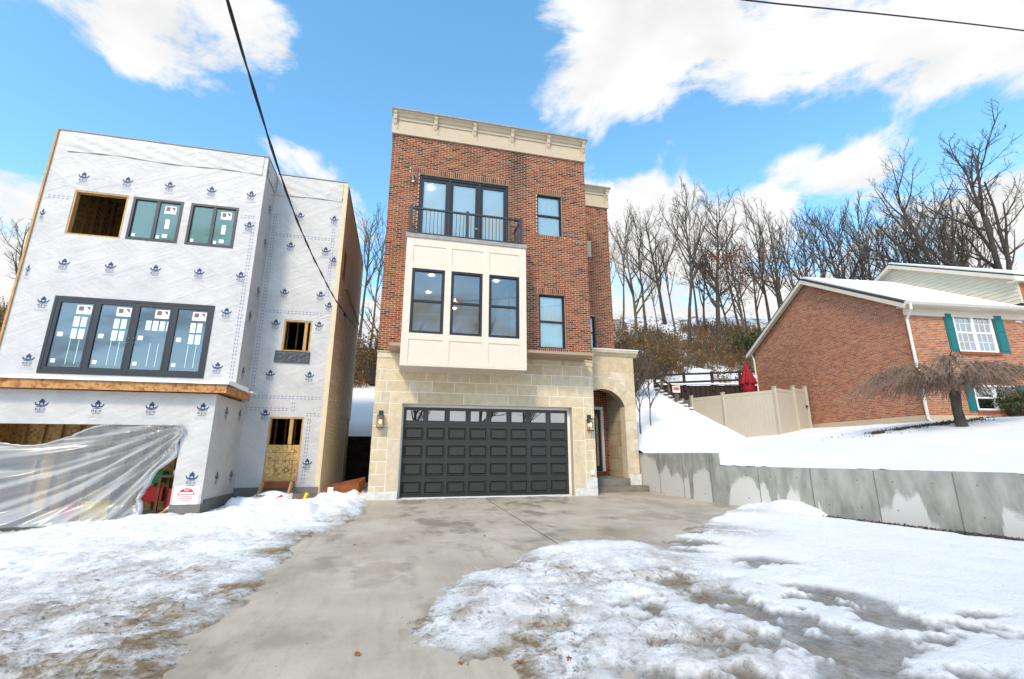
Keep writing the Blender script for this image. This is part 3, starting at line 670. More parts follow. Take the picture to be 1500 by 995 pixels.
# limestone blocks
STP = [(.64, .53, .36), (.60, .49, .33), (.67, .565, .40), (.57, .455, .29), (.64, .52, .345), (.62, .52, .37)]
def block(x0, x1, z0, z1, y=FY, d=.09, par=th, name='stone_block', c=.005, j=.0085, out=0.):
    x0 += j; x1 -= j; z0 += j; z1 -= j; y -= out
    m = MB(); m.cur = rnd.choice(STP)
    m.add([(x0, y + d, z0), (x1, y + d, z0), (x1, y + d, z1), (x0, y + d, z1), (x0, y + c, z0), (x1, y + c, z0), (x1, y + c, z1), (x0, y + c, z1), (x0 + c, y, z0 + c), (x1 - c, y, z0 + c), (x1 - c, y, z1 - c), (x0 + c, y, z1 - c)],
          [(8, 9, 10, 11), (3, 2, 1, 0)] + [(a, (a + 1) % 4, (a + 1) % 4 + 4, a + 4) for a in range(4)] + [(a + 4, (a + 1) % 4 + 4, (a + 1) % 4 + 8, a + 8) for a in range(4)])
    return m.build(name, 'limestone', par)
ZC = [.21, .36, .68, 1.01, 1.33, 1.66, 1.98, 2.29, 2.62, 2.95]
for i in range(9):
    a, b = ZC[i], ZC[i + 1]
    if i % 2 == 0: block(HX0, -.57, a, b); block(-.57, -.31, a, b)
    elif i in (5,): block(HX0, -.31, a, b)
    else: block(HX0, -.31, a, b)
    if i > 0 or True:
        if i % 2 == 1: block(5.58, 5.83, a if i > 1 else a, b); block(5.83, HX1, a, b)
        else: block(5.58, HX1, a, b)
block(-.31, .03, .21, 1.62); block(-.31, .03, 1.62, 2.62); block(5.20, 5.58, .21, 1.62); block(5.20, 5.58, 1.62, 2.62)
for a, b in ((-.31, .45), (.45, 1.80), (1.80, 3.15), (3.15, 4.45), (4.45, 5.58)): block(a, b, 2.62, 2.95)
for r, (a, b) in enumerate(((2.95, 3.27), (3.27, 3.60), (3.60, 3.92))):
    x = HX0 - (.32 if r == 0 else .52 if r == 1 else .15)
    while x < HX1:
        l, q = max(x, HX0), min(x + .645, HX1); x += .645
        if q - l < .05: continue
        if r == 2 and l > BAY[0] - .05 and q < BAY[1] + .05: continue
        block(l, q, a, b)
for a, b in ((HX0, BAY[0]), (BAY[1], 3.9), (3.9, 4.9), (4.9, HX1)): block(a, b, 3.92, 4.09, out=.025)
LGE = MB(); LGE.cur = (.58, .47, .31); LGE.box(HX0 - .01, HX1 + .01, FY - .045, FY + .05, 4.09, 4.128).build('ledge', 'limestone', th)
for x0, x1, zt in ((HX0, .03, .21), (5.20, HX1, .21)): B(x0, x1, FY - .02, FY + .2, -.06, zt).build('foundation', 'foundation_white', th)
# garage door, recessed
GY = 13.82
B(.03, .10, FY + .251, GY + .02, 0, 2.62).build('door_jamb', 'white_trim', th); B(5.10, 5.20, FY + .251, GY + .02, 0, 2.62).build('door_jamb', 'white_trim', th)
B(.10, 5.10, FY + .251, GY + .02, 2.54, 2.62).build('door_head', 'white_trim', th)
parts('reveal', 'cream_grey', th, (.031, .045, FY + .01, FY + .25, 0, 2.619), (5.185, 5.199, FY + .01, FY + .25, 0, 2.619))
gx0, gx1, gz0, gz1 = .10, 5.10, .03, 2.54
gd = B(gx0, gx1, GY + .03, GY + .07, gz0, gz1).build('garage_door', 'garage_paint', th)
B(gx0, gx1, GY - .01, GY + .03, -.01, .03).build('weather_strip', 'white_trim', gd)
sh = (gz1 - gz0) / 5; pw = (gx1 - gx0) / 8
for r in range(5):
    za = gz0 + r * sh; zb = za + sh
    if r < 4:
        m = B(gx0, gx1, GY + .005, GY + .029, za + .004, zb - .004)
        m.build('section', 'garage_paint', gd)
        for c in range(8):
            xa, xb = gx0 + c * pw + .055, gx0 + (c + 1) * pw - .055; a, b = za + .09, zb - .09; g = .028
            # recessed groove frame and raised field
            m = MB()
            o = [(xa, a), (xb, a), (xb, b), (xa, b)]; i1 = [(xa + g, a + g), (xb - g, a + g), (xb - g, b - g), (xa + g, b - g)]; i2 = [(xa + 2 * g, a + 2 * g), (xb - 2 * g, a + 2 * g), (xb - 2 * g, b - 2 * g), (xa + 2 * g, b - 2 * g)]
            i0 = [(xa - .012, a - .012), (xb + .012, a - .012), (xb + .012, b + .012), (xa - .012, b + .012)]
            V = [(p[0], GY + .004, p[1]) for p in i0] + [(p[0], GY - .020, p[1]) for p in o] + [(p[0], GY + .004, p[1]) for p in i1] + [(p[0], GY - .026, p[1]) for p in i2]
            F_ = [(12, 13, 14, 15)]
            for lv in range(3): F_ += [(lv * 4 + k, lv * 4 + (k + 1) % 4, lv * 4 + 4 + (k + 1) % 4, lv * 4 + 4 + k) for k in range(4)]
            m.add(V, F_).build('panel', 'garage_paint', gd)
    else:
        m = MB(); m.box(gx0, gx1, GY + .005, GY + .029, za + .004, za + .10).box(gx0, gx1, GY + .005, GY + .029, zb - .07, zb)
        for c in range(9):
            xc = gx0 + c * pw; m.box(max(gx0, xc - .06), min(gx1, xc + .06), GY + .005, GY + .029, za + .10, zb - .07)
        m.build('section', 'garage_paint', gd)
        for c in range(8):
            xa, xb = gx0 + c * pw + .06, gx0 + (c + 1) * pw - .06; a, b = za + .10, zb - .07
            B(xa, xb, GY + .018, GY + .024, a, b).build('pane', 'glass_garage', gd)
            MB().box(xa, xa + .018, GY - .006, GY + .017, a, b).box(xb - .018, xb, GY - .006, GY + .017, a, b).box(xa + .018, xb - .018, GY - .006, GY + .017, a, a + .018).box(xa + .018, xb - .018, GY - .006, GY + .017, b - .018, b).build('pane_frame', 'garage_paint', gd)
B(-.5, 5.7, GY + .3, GY + .34, 0, 2.9).build('inner_lining', 'coping', th)
B(5.72, 5.84, FY - .05, FY - .002, .60, .73).build('outlet_box', 'white_trim', th)
B(5.54, HX1 - .003, FY - .022, FY - .001, .215, .50).build('parge_patch', 'foundation_white', th)

# bay
bx0, bx1, by, bz0, bz1 = -.10, 3.45, 12.55, 3.53, 7.30
W3 = [(.10, 1.03), (1.21, 2.13), (2.32, 3.24)]
fBay = lambda u, z, out: (u, by + .03 - out, z)
bay = wall_open(bx0 + .002, bx1 - .002, bz0 + .05, bz1, [(a, b, 4.45, 6.36) for a, b in W3], fBay, .12, 'bay', 'cream', th)
B(bx0 + .003, bx0 + .12, by + .15, FY + .01, bz0 + .05, bz1).build('bay_side', 'cream', bay); B(bx1 - .12, bx1 - .003, by + .15, FY + .01, bz0 + .05, bz1).build('bay_side', 'cream', bay)
B(bx0 + .01, bx1 - .01, by + .01, FY + .01, bz0 + .02, bz0 + .049).build('soffit', 'cream', bay)
MB().box(bx0, bx1, by + .004, by + .10, bz0, bz0 + .04).box(bx0, bx0 + .1, by + .10, FY, bz0, bz0 + .04).box(bx1 - .1, bx1, by + .10, FY, bz0, bz0 + .04).box(bx0 + .1, bx1 - .1, FY - .1, FY, bz0, bz0 + .04).box(1.04, 1.2, by + .1, FY - .1, bz0, bz0 + .04).box(2.14, 2.3, by + .1, FY - .1, bz0, bz0 + .04).build('soffit_trim', 'cream', bay)
stiles = [(bx0, .10), (1.03, 1.21), (2.13, 2.32), (3.24, bx1)]
for a, b in stiles: B(a, b, by, by + .029, bz0 + .041, bz1).build('stile', 'cream', bay)
for a, b in W3:
    for z0, z1 in ((bz0 + .041, 3.68), (4.27, 4.45), (6.36, 6.50), (7.06, bz1)): B(a, b, by + .001, by + .029, z0, z1).build('rail', 'cream', bay)
    window(bay, a, b, 4.45, 6.36, by + .02, fw=.06)
    for z0, z1 in ((3.68, 4.27), (6.50, 7.06)): B(a, b, by + .02, by + .029, z0, z1).build('panel', 'cream', bay)
B(bx0 - .03, bx1 + .03, by - .03, FY - .002, bz1, bz1 + .12).build('coping', 'coping', bay)
# room behind the bay: ceiling, walls, floor
rm = MB(); rm.box(-.4, 5.6, 12.72, 19, 4.10, 4.18); rm.build('room_floor', 'room_floor', th)
parts('room_ceiling', 'room_white', th, (bx0 + .15, bx1 - .15, 12.72, FY, 7.0, 7.05), (-.4, 5.6, FY + .25, 19, 7.0, 7.05))
parts('room_wall', 'room_white', th, (-.4, 5.6, 19, 19.05, 4.2, 7.0), (-.45, -.40, FY + .25, 19, 4.2, 7.0), (3.55, 3.6, FY + .6, 19, 4.2, 7.0), (-.4, .18, FY + .24, FY + .28, 4.2, 7))
for i, (x, y) in enumerate(((.75, 14.6), (.75, 16.3), (2.95, 14.6), (2.95, 16.6), (1.9, 18))):
    where = ['front', 'second'][i] if i < 2 else ''
    lab = ['lit round ceiling light, nearest behind the left bay window', 'lit round ceiling light, farther back behind the left bay window', 'lit round ceiling light, nearest behind the right bay window', 'lit round ceiling light, farther back behind the right bay window', 'lit round ceiling light deepest in the room behind the middle bay window'][i]
    MB().tube([(x, y, 6.975), (x, y, 6.998)], [.075, .075], 16).build('ceiling_light', 'ceil_lamp', label=lab, cat='light', group='lit recessed ceiling lights behind the bay')
ch = thing('chandelier', 'small lit chandelier behind the middle bay window', 'chandelier', (1.45, 15.4, 6.4))
MB().tube([(1.45, 15.4, 7.0), (1.45, 15.4, 6.3)], .012, 6).build('stem', 'black_metal', ch)
for k in range(5):
    a = k * 1.257 + .3; x, y = 1.45 + .28 * math.cos(a), 15.4 + .28 * math.sin(a)
    ar = MB().tube([(1.45, 15.4, 6.3), (x, y, 6.22), (x, y, 6.32)], .01, 5).build('arm', 'black_metal', ch)
    MB().tube([(x, y, 6.32), (x, y, 6.36), (x, y, 6.42)], [.02, .035, .012], 8).build('bulb', 'bulb', ar)

# balcony door with three leaves, and railing
bd = MB()
dx0, dx1, dz0, dz1, dy = DOOR[0], DOOR[1], 7.43, DOOR[3], FY + .06
bd.box(dx0, dx0 + .07, dy, dy + .12, dz0, dz1).box(dx1 - .07, dx1, dy, dy + .12, dz0, dz1).box(dx0 + .07, dx1 - .07, dy, dy + .12, dz1 - .09, dz1)
for k in (1, 2): xm = dx0 + (dx1 - dx0) * k / 3; bd.box(xm - .04, xm + .04, dy - .04, dy + .12, dz0, dz1 - .09)
bdo = bd.build('balcony_door', 'window_black', th)
for k in range(3):
    a = dx0 + (dx1 - dx0) * k / 3 + (.07 if k == 0 else .04); b = dx0 + (dx1 - dx0) * (k + 1) / 3 - (.07 if k == 2 else .04)
    MB().box(a, a + .085, dy + .03, dy + .09, dz0 + .02, dz1 - .09).box(b - .085, b, dy + .03, dy + .09, dz0 + .02, dz1 - .09).box(a + .085, b - .085, dy + .03, dy + .09, dz0 + .02, dz0 + .2).box(a + .085, b - .085, dy + .03, dy + .09, dz1 - .19, dz1 - .09).build('leaf_frame', 'window_black', bdo)
    B(a + .085, b - .085, dy + .055, dy + .062, dz0 + .2, dz1 - .19).build('pane', 'glass', bdo)
    B(a + .05, b - .05, dy + .10, dy + .11, dz0, dz1).build('blind', 'blind', bdo)
MB().tube([(2.1, dy + .03, 8.35), (2.1, dy - .03, 8.35), (2.02, dy - .03, 8.35)], .012, 6).build('handle', 'white_trim', bdo)
lb = MB().tube([(.55, dy + .08, 9.72), (.55, dy + .095, 9.72)], .06, 14); lb.build('ceiling_light', 'ceil_lamp', label='lit round light behind the left leaf of the upper balcony door', cat='light')
ry = by + .12; rx0, rx1, rz = -.02, 3.32, bz1 + .12
rail_ = MB().box(rx0, rx1, ry - .03, ry + .03, rz + .86, rz + .91).build('railing', 'black_metal', th)
B(rx0, rx1, ry - .015, ry + .015, rz + .08, rz + .11).build('bottom_rail', 'black_metal', rail_)
for x in (rx0, (rx0 + rx1) / 2, rx1): B(x - .045, x + .045, ry - .045, ry + .045, rz, rz + .96).build('post', 'black_metal', rail_)
for x in (rx0, rx1):
    B(x - .03, x + .03, ry + .05, FY - .002, rz + .86, rz + .91).build('side_rail', 'black_metal', rail_); B(x - .015, x + .015, ry + .05, FY - .002, rz + .08, rz + .11).build('side_rail', 'black_metal', rail_)
    for k in range(1, 8): B(x - .008, x + .008, ry + .05 + k * .115, ry + .066 + k * .115, rz + .11, rz + .86).build('baluster', 'black_metal', rail_)
nb = 30
for i in range(1, nb):
    x = rx0 + (rx1 - rx0) * i / nb
    if abs(x - (rx0 + rx1) / 2) < .05: continue
    B(x - .008, x + .008, ry - .008, ry + .008, rz + .11, rz + .86).build('baluster', 'black_metal', rail_)
window(th, *WU, FY + .10, fw=.05, blind='blind'); window(th, *WL, FY + .10, fw=.05, blind='blind'); window(th, *BWIN, BY + .08, fw=.05, blind='room_white')
parts('sill', 'window_black', th, (WU[0], WU[1], FY + .02, FY + .1, WU[2] - .03, WU[2]), (WL[0], WL[1], FY + .02, FY + .1, WL[2] - .03, WL[2]))

# cornice
def cornice(x0, x1, y, zb, zt, n, end=True):
    co = B(x0, x1, y - .03, y + .25, zb, zt - .10).build('cornice', 'cream_grey', th)
    B(x0 - .015, x1 + .015, y - .065, y - .031, zb, zb + .13).build('bottom_board', 'cream_grey', co)
    B(x0 - .015, x1 + .015, y - .065, y - .031, zt - .30, zt - .105).build('top_board', 'cream_grey', co)
    m = MB(); m.prism([(y - .031, zt - .19), (y - .09, zt - .19), (y - .13, zt - .12), (y - .22, zt - .08), (y - .22, zt - .05), (y - .031, zt - .05)], 'x', x0 - .02, x1 + .04); m.build('crown_moulding', 'cream_grey', co)
    B(x0 - .04, x1 + .07, y - .26, y + .25, zt - .05, zt).build('coping', 'coping', co)
    for i in range(n + 1):
        xc = x0 + .07 + (x1 - x0 - .14) * i / n
        if n == 1 and i == 0: continue
        B(xc - .085, xc + .085, y - .064, y - .032, zb + .13, zt - .30).build('stile', 'cream_grey', co)
        br = MB(); br.prism([(y - .066, zt - .43), (y - .10, zt - .43), (y - .115, zt - .36), (y - .15, zt - .33), (y - .16, zt - .20), (y - .21, zt - .14), (y - .21, zt - .06), (y - .066, zt - .06)], 'x', xc - .055, xc + .055)
        br.build('bracket', 'cream_grey', co)
        MB().box(xc - .045, xc + .045, y - .095, y - .066, zt - .47, zt - .432).box(xc - .035, xc + .035, y - .085, y - .066, zt - .51, zt - .475).build('bracket_drop', 'cream_grey', co)
cornice(HX0 - .03, HX1 + .03, FY, 11.42, 12.25, 5)
cornice(HX1 + .0, BX1 + .03, BY, 11.34, 12.22, 1)
B(HX1 - .22, HX1 + .028, FY + .26, 24, 11.42, 12.24).build('parapet', 'cream_grey', th); B(HX0 - .028, HX0 + .22, FY + .26, 24, 11.42, 12.24).build('parapet', 'cream_grey', th)
B(BX1 - .2, BX1 + .028, BY + .26, 24, 11.34, 12.2).build('parapet', 'cream_grey', th)

# porch with segmental arch
PY = 14.85; PX0, PX1 = HX1, 8.06; ax0, ax1, asp, ah = 5.99, 7.62, 2.82, .60
acx = (ax0 + ax1) / 2; hw = (ax1 - ax0) / 2; ar_ = (hw * hw + ah * ah) / (2 * ah); acz = asp + ah - ar_
arc = [(acx + ar_ * math.sin(t), acz + ar_ * math.cos(t)) for t in np.linspace(-math.asin(hw / ar_), math.asin(hw / ar_), 17)]
m = MB(); m.cur = (.70, .61, .46); y0, y1 = PY + .008, PY + .38
for (xa, za), (xb, zb) in zip(arc[:-1], arc[1:]):
    m.add([(xa, y0, za), (xb, y0, zb), (xb, y0, 4.6), (xa, y0, 4.6), (xa, y1, za), (xb, y1, zb), (xb, y1, 4.6), (xa, y1, 4.6)], [(0, 1, 2, 3), (7, 6, 5, 4), (0, 4, 5, 1)])
m.box(ax1, PX1 - .03, y0, y1, .2, 4.6).box(PX0, ax0, y0, y1, .2, 4.6)
m.build('porch_wall', 'limestone', th)
# arch lining, voussoirs
m = MB()
for (xa, za), (xb, zb) in zip(arc[:-1], arc[1:]): m.add([(xa, PY, za), (xb, PY, zb), (xb, PY + .4, zb), (xa, PY + .4, za)], [(0, 1, 2, 3)])
m.build('arch_soffit', 'cream_grey', th)
tm = math.asin(hw / ar_); nv = 6
for k in range(nv):
    t0, t1 = -tm + 2 * tm * k / nv + .006, -tm + 2 * tm * (k + 1) / nv - .006; m = MB(); m.cur = rnd.choice(STP)
    pts = [(acx + ar_ * math.sin(t), acz + ar_ * math.cos(t)) for t in np.linspace(t0, t1, 4)] + [(acx + (ar_ + .42) * math.sin(t), acz + (ar_ + .42) * math.cos(t)) for t in np.linspace(t1, t0, 4)]
    pts = [(min(max(p[0], PX0 + .01), PX1 - .01), p[1]) for p in pts]
    m.prism(pts, 'y', PY - .008, PY + .04); m.build('voussoir', 'limestone', th)
def arch_top(x):
    r = ar_ + .42
    return acz + math.sqrt(max(0, r * r - (x - acx) ** 2)) if abs(x - acx) < hw + .2 else asp
for i, (a, b) in enumerate(zip([.55, .72, 1.05, 1.37, 1.70, 2.02, 2.34, 2.66], [.72, 1.05, 1.37, 1.70, 2.02, 2.34, 2.66, 2.99])):
    if i % 2: block(ax1, PX1, a, b, PY, .04)
    else: block(ax1, 7.9, a, b, PY, .04); block(7.9, PX1, a, b, PY, .04)
block(7.83, PX1, 2.99, 3.36, PY, .04)
for a, b in ((PX0 + .01, 6.5), (6.5, 7.15), (7.15, 7.7), (7.7, PX1)):
    block(a, b, max(arch_top((a + b) / 2), 3.36) + .02 if b < 7.9 else 3.36, 4.02, PY, .04)
for a, b in ((PX0 + .01, 7.05), (7.05, PX1)): block(a, b, 4.02, 4.6, PY, .04)
m = MB(); m.cur = (.58, .48, .33); m.prism([(PY + .3, 4.6), (PY - .02, 4.6), (PY - .06, 4.66), (PY - .14, 4.72), (PY - .14, 4.80), (PY + .3, 4.80)], 'x', PX0 + .01, PX1 + .13); m.build('porch_cornice', 'limestone', th)
B(PX0 + .005, PX1 + .12, PY + .3, BY, 4.6, 4.83).build('porch_roof', 'coping', th)
B(PX0 + .0, PX1 + .15, PY - .16, PY + .32, 4.802, 4.84).build('cap_flashing', 'white_trim', th)
# porch side wall (inside face grey stone, outside blocks) and floor
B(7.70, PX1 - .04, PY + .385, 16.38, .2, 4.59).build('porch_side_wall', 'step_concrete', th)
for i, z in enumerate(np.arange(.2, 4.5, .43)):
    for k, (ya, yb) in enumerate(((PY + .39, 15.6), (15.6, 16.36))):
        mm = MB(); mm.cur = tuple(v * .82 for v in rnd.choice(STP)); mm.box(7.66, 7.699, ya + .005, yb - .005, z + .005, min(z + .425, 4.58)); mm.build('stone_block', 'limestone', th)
        mm = MB(); mm.cur = rnd.choice(STP); mm.box(PX1 - .039, PX1, ya + .005 - (.34 if k == 0 else 0), yb - .005, z + .005, min(z + .425, 4.58)); mm.build('stone_block', 'limestone', th)
wall_open(HX1, 7.7, .2, 4.3, [PDOOR], lambda u, z, o: (u, 16.362 - o, z), .1, 'porch_back_wall', 'mortar', th)
B(HX1, 7.7, 15.25, 16.36, 4.2, 4.25).build('porch_ceiling', 'white_trim', th)
pd = MB().box(PDOOR[0], PDOOR[0] + .06, 16.30, 16.44, .6, 2.95).box(PDOOR[1] - .10, PDOOR[1], 16.30, 16.44, .6, 2.95).box(PDOOR[0], PDOOR[1], 16.302, 16.438, 2.85, 2.95).build('front_door', 'white_trim', th)
B(PDOOR[0] + .06, PDOOR[1] - .1, 16.40, 16.44, .6, 2.85).build('door_leaf', 'window_black', pd)
B(PDOOR[0] + .16, PDOOR[1] - .2, 16.388, 16.395, .8, 2.7).build('pane', 'glass_garage', pd)
st = MB().box(HX1 + .005, 8.10, 14.42, 14.83, -.05, .20).build('step', 'step_concrete', th)
MB().box(HX1 + .005, ax1 + .02, 14.78, 15.2, .201, .42).box(HX1 + .005, 7.66, 15.2, 16.36, .201, .45).build('step', 'step_concrete', th)
B(ax1 + .025, PX1 + .02, PY - .03, PY + .4, -.05, .55).build('foundation', 'foundation_white', th)

# wall lanterns
def lantern(x, z0, label, lit=True):
    t = thing('wall_lantern', label, 'lantern', (x, FY, z0), 'black box lanterns beside the garage door')
    y = FY - .14; w = .085; h = .34; z1 = z0 + h
    B(x - .06, x + .06, FY - .03, FY - .001, z0 + .22, z0 + .48).build('back_plate', 'black_metal', t)
    MB().bar((x, FY - .03, z0 + .42), (x, y, z0 + .42), .025).bar((x, y, z0 + .43), (x, y, z1 - .01), .03).build('arm', 'black_metal', t)
    f = MB()
    for sx in (-w, w):
        for sy in (-w, w): f.bar((x + sx, y + sy, z0), (x + sx, y + sy, z1), .014)
    for z in (z0, z1):
        for s in (-w, w): f.bar((x - w, y + s, z), (x + w, y + s, z), .014); f.bar((x + s, y - w, z), (x + s, y + w, z), .014)
    f.box(x - .05, x + .05, y - .05, y + .05, z1 - .004, z1 + .03)
    f.build('frame', 'black_metal', t)
    for s in (-w, w): B(x - w + .008, x + w - .008, y + s - .002, y + s + .002, z0 + .008, z1 - .008).build('pane', 'lantern_glass', t)
    MB().tube([(x, y, z1 - .02), (x, y, z1 - .12)], .016, 8).build('lamp_holder', 'black_metal', t)
    MB().tube([(x, y, z1 - .12), (x, y, z1 - .16), (x, y, z1 - .20), (x, y, z1 - .235)], [.014, .032, .028, .006], 10).build('bulb', 'bulb', t)
lantern(-.53, 1.92, 'black box lantern with lit bulb left of the garage door')
lantern(5.73, 1.92, 'black box lantern with lit bulb right of the garage door')
t = thing('wall_light', 'small dark wall light on brick left of the upper balcony door', 'light', (-.02, FY, 9.75))
MB().tube([(-.02, FY - .002, 9.85), (-.02, FY - .04, 9.85)], .06, 10).build('back_plate', 'black_metal', t)
MB().tube([(-.02, FY - .10, 9.93), (-.02, FY - .10, 9.88), (-.02, FY - .10, 9.74)], [.03, .062, .062], 10).build('hood', 'black_metal', t)
MB().bar((-.02, FY - .04, 9.88), (-.02, FY - .1, 9.9), .02).build('arm', 'black_metal', t)
MB().tube([(-.02, FY - .10, 9.735), (-.02, FY - .10, 9.68)], [.05, .03], 10).build('lens', 'white_trim', t)

# ------------------------------------------------------------------ the unfinished house on the left
lh = thing('unfinished_house', 'three storey house under construction wrapped in white printed building paper', 'house', (-6.2, 15, -.3))
LX0, LXM, LX1 = -10.25, -4.6, -2.3; BOXY, MY, RY = 13.25, 14.5, 15.6
OPA = (-9.5, -8.16, 7.24, 8.63); LWA = (-8.03, -6.72, 7.25, 8.61); LWB = (-6.52, -5.22, 7.25, 8.61); LWC = (-9.33, -5.44, 3.27, 5.41); LGO = (-9.75, -5.25, -1, 1.90)
RWO = (-3.80, -2.96, 4.39, 5.43); RDO = (-3.88, -2.90, .42, 2.32)
wall_open(LX0, LXM, 2.9, 10.5, [OPA, LWA, LWB, LWC], lambda u, z, o: (u, MY - o, z), .15, 'front_wall', 'house_wrap', lh)
wall_open(LX0, LXM, .03, 2.70, [LGO], lambda u, z, o: (u, BOXY - o, z), .15, 'garage_wall', 'house_wrap', lh)
B(LXM - .15, LXM, BOXY + .151, RY, .12, 2.70).build('return_wall', 'house_wrap', lh)
B(LXM - .15, LXM, MY + .151, RY, 2.92, 10.5).build('return_wall', 'house_wrap', lh)
wall_open(LXM - .14, LX1, .25, 10.6, [RWO, RDO], lambda u, z, o: (u, RY - o, z), .15, 'front_wall', 'house_wrap', lh)
# overlapping flaps at the parapet
def film(u0, u1, z0, z1, fr, seed):
    nu, nz = int((u1 - u0) / .06), 16; V = []; Fq = []
    for a in range(nu + 1):
        for b in range(nz + 1):
            u = u0 + (u1 - u0) * a / nu; t_ = b / nz; z = z0 + (z1 - z0) * t_ + .025 * math.sin(u * 2.1 + seed) * (1 - t_)
            o = .012 + .022 * (1 - t_) * float(fbm(u * .7 + z * 1.6, z * 5 - u * 1.1 + seed, 2.4, 3)) + .012 * math.sin((u * .8 + z * 2.3) * 9 + seed) * (1 - t_) ** .5
            V.append(fr(u, z, max(.004, o)))
    for a in range(nu):
        for b in range(nz): Fq.append((a * (nz + 1) + b, (a + 1) * (nz + 1) + b, (a + 1) * (nz + 1) + b + 1, a * (nz + 1) + b + 1))
    MB().add(V, Fq).build('wrap_flap', 'house_wrap', lh, smooth=True)
film(LX0 + .3, LXM - .12, 9.85, 10.48, lambda u, z, o: (u, MY - o, z), 1.)
film(LXM + .05, LX1 - .12, 9.83, 10.58, lambda u, z, o: (u, RY - o, z), 2.)
film(MY + .1, RY - .05, 9.87, 10.48, lambda u, z, o: (LXM + o, u, z), 3.)
parts('parapet_cap', 'coping', lh, (LX0 - .02, LXM + .02, MY - .03, MY + .2, 10.501, 10.53), (LXM - .15, LXM + .025, MY + .2, RY, 10.501, 10.53), (LXM + .03, LX1 + .03, RY - .03, RY + .2, 10.601, 10.63), (LX1 - .12, LX1 + .035, RY + .2, 23.3, 10.601, 10.63))
# structure behind: sides, slabs, roof
B(LX0, LX0 + .12, MY + .151, 23.3, -.6, 10.5).build('side_wall', 'osb', lh)
B(LX0 - .05, LX0 - .001, MY - .04, MY + .25, -.5, 10.5).build('edge_board', 'timber', lh)
B(LX1 - .16, LX1 - .03, RY + .151, 23.3, .05, 10.6).build('side_wall', 'osb', lh)
B(LX0, LX1 - .03, 23.3, 23.4, -.6, 10.5).build('rear_wall', 'osb', lh)
for z in (2.72, 6.0, 9.95):
    parts('floor_slab', 'timber_dark', lh, (LX0 + .12, LXM - .16, MY + .16, 23.3, z, z + .18), (LXM - .155, LX1 - .17, RY + .16, 23.3, z + .002, z + .182))
B(LX0, LXM - .01, BOXY - .001, 19.5, -.7, .029).build('foundation', 'concrete_dark', lh) if False else None
parts('foundation', 'concrete_dark', lh, (LX0, LGO[0], BOXY - .02, BOXY + .2, -1.0, .028), (LGO[1], LXM + .015, BOXY - .02, BOXY + .2, -1.0, .028))
parts('foundation', 'concrete_dark', lh, (LXM - .15, LXM + .015, BOXY + .2, RY - .02, -1, .118), (LXM - .1, LX1 + .01, RY - .02, RY + .2, -1, .248), (LX1 - .2, LX1 + .012, RY + .2, 23.3, -1, .06))
B(LX0 + .12, LXM - .15, BOXY + .2, 19, -1.0, -.30).build('garage_floor', 'concrete_dark', lh)
MB().box(LX0 + .12, LXM - .16, 15.6, 15.7, -.3, 2.71).build('partition', 'osb', lh)
# garage roof with strand-board fascia and snow
B(LX0, LXM + .28, BOXY - .28, MY - .002, 2.76, 2.90).build('garage_roof', 'osb_fascia', lh)
B(LX0, LXM + .30, BOXY - .30, BOXY - .281, 2.70, 2.91).build('fascia', 'osb_fascia', lh); B(LXM + .281, LXM + .30, BOXY - .28, MY + .4, 2.70, 2.91).build('fascia', 'osb_fascia', lh)
B(LXM + .002, LXM + .28, MY + .001, MY + .4, 2.76, 2.90).build('garage_roof', 'osb_fascia', lh)
m = MB(); xs = np.arange(LX0, LXM + .36, .12); pr = [(BOXY - .36, 0), (BOXY - .37, .05), (BOXY - .28, .085), (MY - .2, .11), (MY - .01, .10)]
V = []; Fq = []
for i, x in enumerate(xs):
    for k, (y, z) in enumerate(pr): V.append((x, y + .015 * math.sin(x * 5 + k), 2.912 + z * (1 + .25 * math.sin(x * 3.1 + k))))
for i in range(len(xs) - 1):
    for k in range(len(pr) - 1): Fq.append((i * 5 + k, i * 5 + 5 + k, i * 5 + 6 + k, i * 5 + k + 1))
m.add(V, Fq); m.add([V[-5 + k] for k in range(5)] + [(xs[-1], BOXY - .36, 2.912), (xs[-1], MY, 2.912)], [(0, 1, 2, 3, 4, 6, 5)])
m.build('roof_snow', 'snow_plain', lh, smooth=True)
MB().box(LXM + .02, LXM + .45, MY + .05, MY + .5, 2.915, 2.95).build('flashing', 'white_trim', lh)
# studs and joists seen through raw openings
def studs(x0, y0, y1, z0, z1, step=.41, ax='y'):
    n = int((y1 - y0) / step) + 1
    for i in range(n):
        c = y0 + i * step
        if ax == 'y': B(x0, x0 + .09, c - .02, c + .02, z0, z1).build('stud', 'timber', lh)
        else: B(c - .02, c + .02, x0, x0 + .09, z0, z1).build('stud', 'timber', lh)
studs(LX0 + .125, 14.8, 17.4, 6.19, 9.9); studs(17.4, -9.9, -6.8, 6.19, 9.9, ax='x'); B(LX0 + .13, -7.9, 17.5, 17.55, 6.19, 9.9).build('partition', 'osb', lh)
for i in range(10): B(LX0 + .13, LXM - .2, 14.9 + i * .45, 14.94 + i * .45, 9.70, 9.94).build('joist', 'timber', lh)
studs(15.50, -9.9, -4.9, -.28, 2.7, ax='x'); studs(16.6, -4.2, -2.5, 2.92, 5.98, ax='x', step=.3); studs(17.0, -4.3, -2.5, .3, 2.7, ax='x', step=.3)
studs(15.4, -9.2, -5.3, 2.92, 5.95, .5, ax='x')
B(LX0 + .13, LXM - .2, 15.9, 15.95, 2.92, 5.98).build('partition', 'timber_dark', lh); B(-7.95, LXM - .2, 15.9, 15.95, 6.2, 9.9).build('partition', 'timber_dark', lh)
